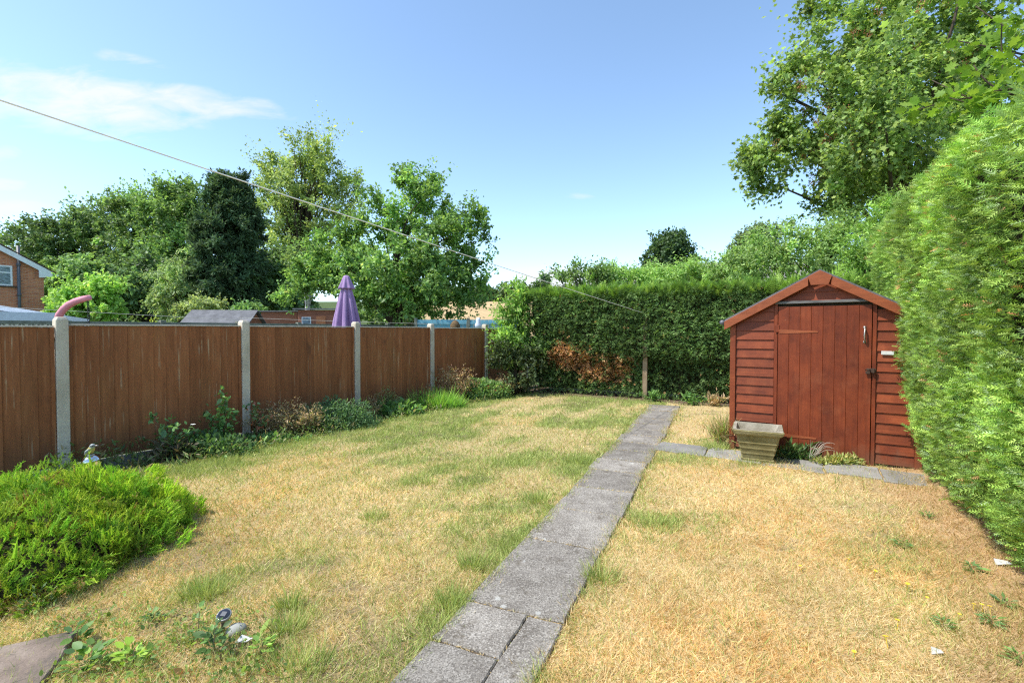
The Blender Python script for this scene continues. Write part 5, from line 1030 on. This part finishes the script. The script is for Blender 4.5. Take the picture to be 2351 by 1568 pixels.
# dark columnar conifer
Y = 29.0; bx = base_at(530, Y); f_ = lambda *a, Y=Y, bx=bx, **k: bl(*a, Y=Y, bx=bx, **k)
tree('tall_conifer', 'tall dense dark green conifer standing above the other trees', bx, [f_(532, 640, 74, 95), f_(530, 570, 70, 100), f_(527, 500, 58, 75), f_(505, 440, 22, 36), f_(545, 435, 28, 36), f_(530, 705, 60, 40)],
     560, .45, 8, 22, T_NAR, .24, [(.032, .068, .028), (.045, .088, .034), (.024, .052, .022), (.060, .105, .042)], [3, 3, 2, 1], .30, .1, leafmat='conifer', shell=3.2, upb=.75, limbs=24, outb=.7, cvar=.2, fol=1.9)
# airy poplar behind
Y = 42.0; bx = base_at(700, Y); f_ = lambda *a, Y=Y, bx=bx, **k: bl(*a, Y=Y, bx=bx, **k)
tree('poplar_tree', 'tall airy yellow-green poplar with open upright branches', bx, [f_(700, 480, 105, 120), f_(720, 390, 75, 68), f_(650, 470, 60, 90), f_(790, 470, 50, 80), f_(740, 350, 45, 35), f_(640, 390, 40, 40), f_(815, 425, 25, 35), f_(670, 590, 90, 70)],
     235, 1.0, 9, 18, T_DIA, .20, [(.145, .20, .050), (.19, .25, .065), (.11, .16, .045), (.24, .28, .08)], [3, 3, 2, 1], .35, .15, upb=1.0, limbs=110, outb=.5, spread=.13, cvar=.15, fol=2.1)
# woodland on the left, tree by tree
def wood(px, Y, label, parts, n, rc, cols, ls=.26, name='woodland_tree', hang=.0, T=T_DIA, tw=9, per=17, wts=None, trunk=.28, limbs=26):
    bx = base_at(px, Y); parts = [(a, b_ + (14 if Y > 40 else 4), c, d) for a, b_, c, d in parts]; return tree(name, label, bx, [bl(*p, Y=Y, bx=bx) for p in parts], n, rc, tw, per, T, ls, cols, wts, trunk, .25, limbs=limbs, hang=hang, group='woodland trees behind the gardens', shell=2.6, fol=2.5)
wood(90, 46, 'dark rounded woodland tree directly behind the brick house', [(95, 570, 75, 75), (60, 540, 40, 40), (130, 540, 45, 45), (90, 640, 80, 80)], 130, 1.3, [(.040, .078, .024), (.055, .10, .028), (.075, .125, .032)])
wood(45, 52, 'thin-leaved tree top peeping left over the house roof', [(50, 545, 30, 32), (30, 600, 45, 60)], 34, .9, WOOD, per=8)
wood(215, 50, 'grey-green woodland tree second from the house', [(215, 560, 80, 95), (190, 510, 45, 40), (245, 510, 50, 50), (215, 660, 85, 70)], 170, 1.35, [(.075, .125, .042), (.10, .155, .055), (.055, .095, .034)])
wood(320, 47, 'broad mid-green woodland tree with a domed crown', [(320, 530, 85, 90), (290, 470, 45, 40), (350, 480, 55, 50), (320, 630, 95, 90)], 210, 1.3, WOOD)
wood(420, 44, 'tallest light green woodland tree left of the dark conifer', [(420, 520, 80, 90), (430, 460, 60, 45), (390, 460, 45, 40), (410, 620, 70, 90)], 210, 1.2, [(.080, .145, .034), (.11, .185, .042), (.055, .10, .028)])
wood(175, 36, 'drooping pale green tree over the neighbour’s garden'.replace('’', "'"), [(175, 625, 60, 45), (140, 650, 40, 40), (215, 660, 50, 45)], 90, .95, [(.085, .15, .04), (.12, .195, .055)], .26, 'drooping_tree', .7)
wood(345, 38, 'dark green tree low in the middle of the wood', [(330, 650, 55, 70), (375, 680, 50, 50), (290, 690, 45, 45)], 110, 1.0, [(.045, .085, .028), (.062, .11, .034)], .28)
wood(435, 31, 'pale feathery willow-like tree against the dark conifer', [(425, 600, 28, 55), (410, 650, 45, 50), (440, 680, 45, 40), (385, 690, 35, 30)], 90, .65, [(.13, .19, .065), (.10, .16, .05), (.17, .22, .09)], .20, 'willow_tree', .45, T_NAR, wts=None)
wood(205, 24, 'bright green cherry bush behind the pink foam hook', [(205, 675, 62, 30), (235, 660, 38, 24), (160, 690, 40, 24), (210, 705, 75, 25)], 80, .45, [(.15, .26, .045), (.19, .31, .055), (.11, .20, .04)], .15, 'cherry_bush', trunk=.08)
wood(640, 33, 'dark green tree between the conifer and the oak', [(640, 640, 45, 70), (660, 690, 50, 45), (610, 700, 40, 40)], 110, .8, [(.055, .10, .034), (.075, .13, .04)], .24)
wood(585, 23, 'low green shrub under the dark conifer', [(575, 712, 28, 16), (545, 722, 30, 12)], 24, .4, MIDG, .13, 'low_shrub', trunk=.04, limbs=8)
wood(475, 24, 'olive green shrub over the grey shed roof', [(475, 705, 40, 18), (440, 715, 30, 14)], 34, .4, [(.12, .16, .05), (.16, .19, .07)], .12, 'low_shrub', trunk=.04, limbs=8)
wood(1000, 60, 'hedgerow tree seen through gaps below the oak', [(930, 700, 60, 30), (860, 705, 70, 30)], 50, 1.0, WOOD, .36)
# bottom hedge and lawn things of the neighbour
def row_bush(name, label, p0, p1, r_, h, n, ls, cols, T=T_DIA, mat='leaf', cat='hedge', kind=None):
    a = np.array(p0); b_ = np.array(p1); root = empty(name, tuple(a)); t = RNG.random(n); d = unit(rnd(n)); d[:, 2] = np.abs(d[:, 2]); L_ = np.linalg.norm(b_ - a)
    lm = 1 + .5 * (fbm(t * L_ / max(r_, .1) * .9, d[:, 2] * 2, 17) - .5) * 2; pos = (b_ - a) * t[:, None] + d * (RNG.random(n) ** .35 * lm)[:, None] * np.array((r_, r_, h))
    pos = pos[pos[:, 2] > .02]; n = len(pos)
    f = leaves('foliage', T, pos, unit(rnd(n)), unit(rnd(n) * .6 + np.array((0, 0, .8))), ls * np.exp(RNG.normal(0, .25, n)), palette(n, cols, None, .25), M[mat], root); f['kind'] = 'stuff'
    q = MB()
    for k in range(6): c_ = (b_ - a) * (k + .5) / 6; q.tube([(c_[0], c_[1], -.1), (c_[0], c_[1], h * .7)], [.05, .02], 6)
    q.build('stems', M['bark'], root); tag(root, label, cat, None, kind); return root
p0 = at(255, 742, 19.5); p1 = at(385, 742, 19.0); row_bush('low_hedge', "low clipped hedge across the neighbour's garden", (p0.x, p0.y, -.16), (p1.x, p1.y, -.16), .45, 1.98, 2600, .12, [(.14, .20, .055), (.19, .25, .07)])
p0 = at(355, 757, 13.0); shrub('golden_conifer', 'small round golden-yellow conifer above the fence top', p0.x, p0.y, .20, .20, 1.95, 900, T_NAR, .08, [(.34, .36, .05), (.28, .32, .05)], 'leaf', 'shrub', 6)
# birch trunk behind the brown sheds
bt = base_at(697, 22.5); tree('birch_tree', 'pale birch trunk glimpsed over the brown sheds', bt, [(.1, .2, 4.6, .9, .8, 1.1)], 26, .45, 8, 12, T_DIA, .12, [(.12, .19, .05), (.16, .23, .06)], None, .20, .5, bark='birch', limbs=8)
# hedgerow and wood on the skyline of the field
p0 = at(930, 690, 160); p1 = at(1330, 690, 165); row_bush('hedgerow', 'far green hedgerow along the top of the stubble field', (p0.x, 160, 10.6), (p1.x + 8, 168, 11.0), 3.0, 6.4, 14000, 1.05, [(.13, .19, .075), (.16, .22, .09), (.10, .155, .06)], kind='stuff')
# round tree behind the back hedge, greyer one right of it
Y = 46; bx = base_at(1540, Y); tree('round_tree', 'dark rounded tree standing alone behind the back hedge', bx, [bl(1540, 600, 56, 52, Y=Y, bx=bx), bl(1545, 570, 38, 28, Y=Y, bx=bx), bl(1515, 625, 38, 36, Y=Y, bx=bx), bl(1575, 625, 28, 35, Y=Y, bx=bx)], 190, .75, 9, 12, T_DIA, .26, [(.042, .088, .030), (.058, .112, .036), (.03, .064, .024)], None, .25, .2, shell=3.4)
Y = 40; bx = base_at(1745, Y); tree('grey_green_tree', 'grey-green tree top behind the pale shrubs', bx, [bl(1745, 555, 48, 42, Y=Y, bx=bx), bl(1725, 590, 45, 45, Y=Y, bx=bx)], 70, .8, 8, 11, T_DIA, .24, [(.10, .15, .07), (.13, .18, .085)], None, .2, .2)
# pale shrubs behind the back hedge
def sh(px, Y, label, parts, n, rc, cols, ls, T=T_DIA, name='pale_shrub', up=.5, hang=0, bark='bark', per=13, outb=.7):
    bx = base_at(px, Y); return tree(name, label, bx, [bl(*p, Y=Y, bx=bx) for p in parts], n, rc, 9, per, T, ls, cols, None, .07, .2, upb=up, limbs=36, group='shrubs behind the back hedge', cat='shrub', hang=hang, outb=outb, shell=2.2)
PALE = [(.165, .265, .065), (.21, .315, .085), (.13, .215, .055)]
sh(1840, 11.6, 'large pale green shrub rising over the shed roof', [(1840, 590, 105, 70), (1770, 590, 60, 60), (1900, 560, 70, 50), (1720, 620, 50, 40), (1950, 600, 70, 70), (1950, 535, 55, 40)], 210, .36, PALE, .062)
sh(1690, 12.4, 'pale green shrub left of the shed roof', [(1690, 620, 40, 42), (1660, 640, 40, 28), (1710, 600, 30, 30)], 70, .30, PALE, .062)
sh(1565, 13.2, 'light green feathery shrub in front of the dark round tree', [(1560, 632, 60, 26), (1520, 640, 40, 20), (1610, 636, 45, 24)], 70, .34, [(.17, .29, .06), (.21, .33, .08)], .09, T_NAR, up=.9)
sh(1440, 13.5, 'light green shrub over the middle of the back hedge', [(1440, 640, 55, 18), (1390, 640, 45, 18)], 60, .32, [(.17, .29, .06), (.21, .33, .08)], .09, T_NAR, up=.9)
sh(1335, 13.0, 'spindly sprigs above the left part of the back hedge', [(1330, 630, 24, 18), (1300, 640, 30, 16), (1370, 632, 30, 16)], 30, .30, [(.10, .17, .05), (.14, .23, .06)], .07, T_OVAL, per=7)
sh(1250, 12.6, 'small dark sprig left of the low white cloud', [(1250, 650, 10, 14), (1245, 668, 16, 14)], 9, .18, [(.07, .13, .05), (.09, .16, .06)], .07, T_OVAL, per=9)
sh(2010, 9.0, 'light green shrub squeezed between shed and tall hedge', [(2010, 560, 50, 70), (1985, 600, 40, 50), (2040, 500, 40, 40)], 70, .30, [(.14, .25, .04), (.18, .30, .05)], .075, T_NAR, up=.8)
# big maple on the right, with its bunches of winged seeds
Y = 13.0; bx = base_at(2075, Y); f_ = lambda *a, Y=Y, bx=bx, **k: bl(*a, Y=Y, bx=bx, **k)
MAP = [(.105, .165, .032), (.14, .215, .040), (.075, .125, .030), (.20, .26, .05)]
mp = tree('maple_tree', 'large maple with rusty seed bunches leaning over the garden', bx, [f_(2080, 230, 190, 190), f_(1960, 120, 110, 140), f_(1860, 280, 95, 90), f_(1820, 390, 85, 70), f_(1930, 430, 120, 65), f_(2150, 60, 200, 130), f_(2260, 200, 130, 150), f_(1745, 365, 35, 40), f_(1800, 190, 30, 50), f_(1915, 40, 60, 70), f_(2100, 400, 130, 80), f_(1890, 470, 70, 40), f_(1740, 370, 48, 50), f_(1785, 300, 50, 55), f_(1830, 200, 50, 70), f_(2040, 250, 140, 150, -1.8), f_(2010, 390, 110, 70, -1.5)],
     470, .50, 9, 14, T_MAPLE6, .090, MAP, [3, 3, 2, 1.3], .22, .32, limbs=30, outb=.75, shell=1.9, upb=.25, cvar=.17, spread=.12, fol=2.0)
n = 90; bl_ = [f_(2040, 120, 170, 110), f_(1900, 250, 120, 100), f_(1950, 380, 120, 60), f_(1880, 330, 130, 70)]
cs_ = []
for k in range(n): q = bl_[k % 4]; d = unit(rnd(1))[0]; d[1] = -abs(d[1]) * .9; cs_.append(np.array(q[:3]) + d * np.array(q[3:]) * 1.0)
cs_ = np.array(cs_); m_ = 40; ci = np.repeat(np.arange(n), m_); pos = cs_[ci] + rnd(n * m_) * np.array((.06, .06, .085)); f = leaves('seed_bunches', T_NAR, pos, unit(rnd(n * m_) * .6 + np.array((0, 0, -1))), rnd(n * m_), .070, palette(n * m_, [(.42, .19, .075), (.28, .115, .05), (.40, .22, .09)], None, .2), M['leaf'], mp); f['kind'] = 'stuff'

# hawthorn-like branches reaching over the tall hedge, every leaf its own piece where it shows large
hb = V2(4.35, 3.55); hw = empty('hawthorn_tree', (hb[0], hb[1], 0)); tag(hw, 'bright lobed-leaf branches reaching over the tall hedge', 'tree')
b = MB(); b.tube([(0, 0, -.1), (.02, .02, 1.2), (-.05, .05, 2.4), (-.08, .05, 3.3), (-.1, .08, 4.2)], [.07, .06, .05, .035, .015], 8); b.build('trunk', M['bark'], hw, smooth=True)
ends = [(2095, 255, 4.3), (2140, 185, 4.2), (2180, 225, 4.0), (2235, 150, 4.0), (2200, 95, 4.3), (2280, 210, 3.8), (2320, 120, 3.9), (2300, 40, 4.0), (2345, 230, 3.7), (2340, 20, 3.9), (2250, 260, 3.9), (2365, 150, 3.8), (2240, 15, 4.3)]
bt_ = MB(); lp, la = [], []
for px, py, yy_ in ends:
    e = at(px, py, yy_) - Vector((hb[0], hb[1], 0)); st = Vector((-.06, .05, 2.5 + .9 * random.random())); pts = limb_tube(bt_, st, e, .014, .004, 8, .02, 6)
    for q in range(34):
        t = .45 + .57 * random.random() ** .7; k = min(7, int(t * 8)); p = pts[k].lerp(pts[min(k + 1, 8)], min(1, t * 8 - k)); d = Vector(rnd(1)[0]).normalized(); d = (d + (e - st).normalized() * .55).normalized()
        lp.append(p + d * .05 + Vector(rnd(1)[0]) * .03); la.append(d)
bt_.build('branches', M['bark'], hw, smooth=True)
lm_ = []
for c_ in ((.17, .30, .035), (.22, .36, .045), (.27, .40, .06)):
    Tv, Tf = T_LOBE; me = raw_mesh('leaf', Tv, Tf, np.tile(c_, (len(Tv), 1))); me.materials.append(M['leaf']); lm_.append(me)
for k, (p, d) in enumerate(zip(lp[::-1], la[::-1])):
    if k >= 300: break
    o = link(bpy.data.objects.new('leaf', random.choice(lm_)), hw); q = d.to_track_quat('Y', 'Z'); o.rotation_mode = 'QUATERNION'; o.rotation_quaternion = q @ Matrix.Rotation(random.uniform(-1.2, 1.2), 4, 'Y').to_quaternion(); o.location = p; s_ = random.uniform(.060, .105); o.scale = (s_,) * 3
rest = np.array([tuple(p) for p in lp[::-1][300:]]); rd_ = np.array([tuple(p) for p in la[::-1][300:]])
f = leaves('leaves', T_LOBE, rest, rd_, unit(rnd(len(rest)) * .6 + np.array((0, 0, .8))), .08 * np.exp(RNG.normal(0, .2, len(rest))), palette(len(rest), [(.17, .30, .035), (.22, .36, .045), (.27, .40, .06)], None, .12), M['leaf'], hw); f['kind'] = 'stuff'
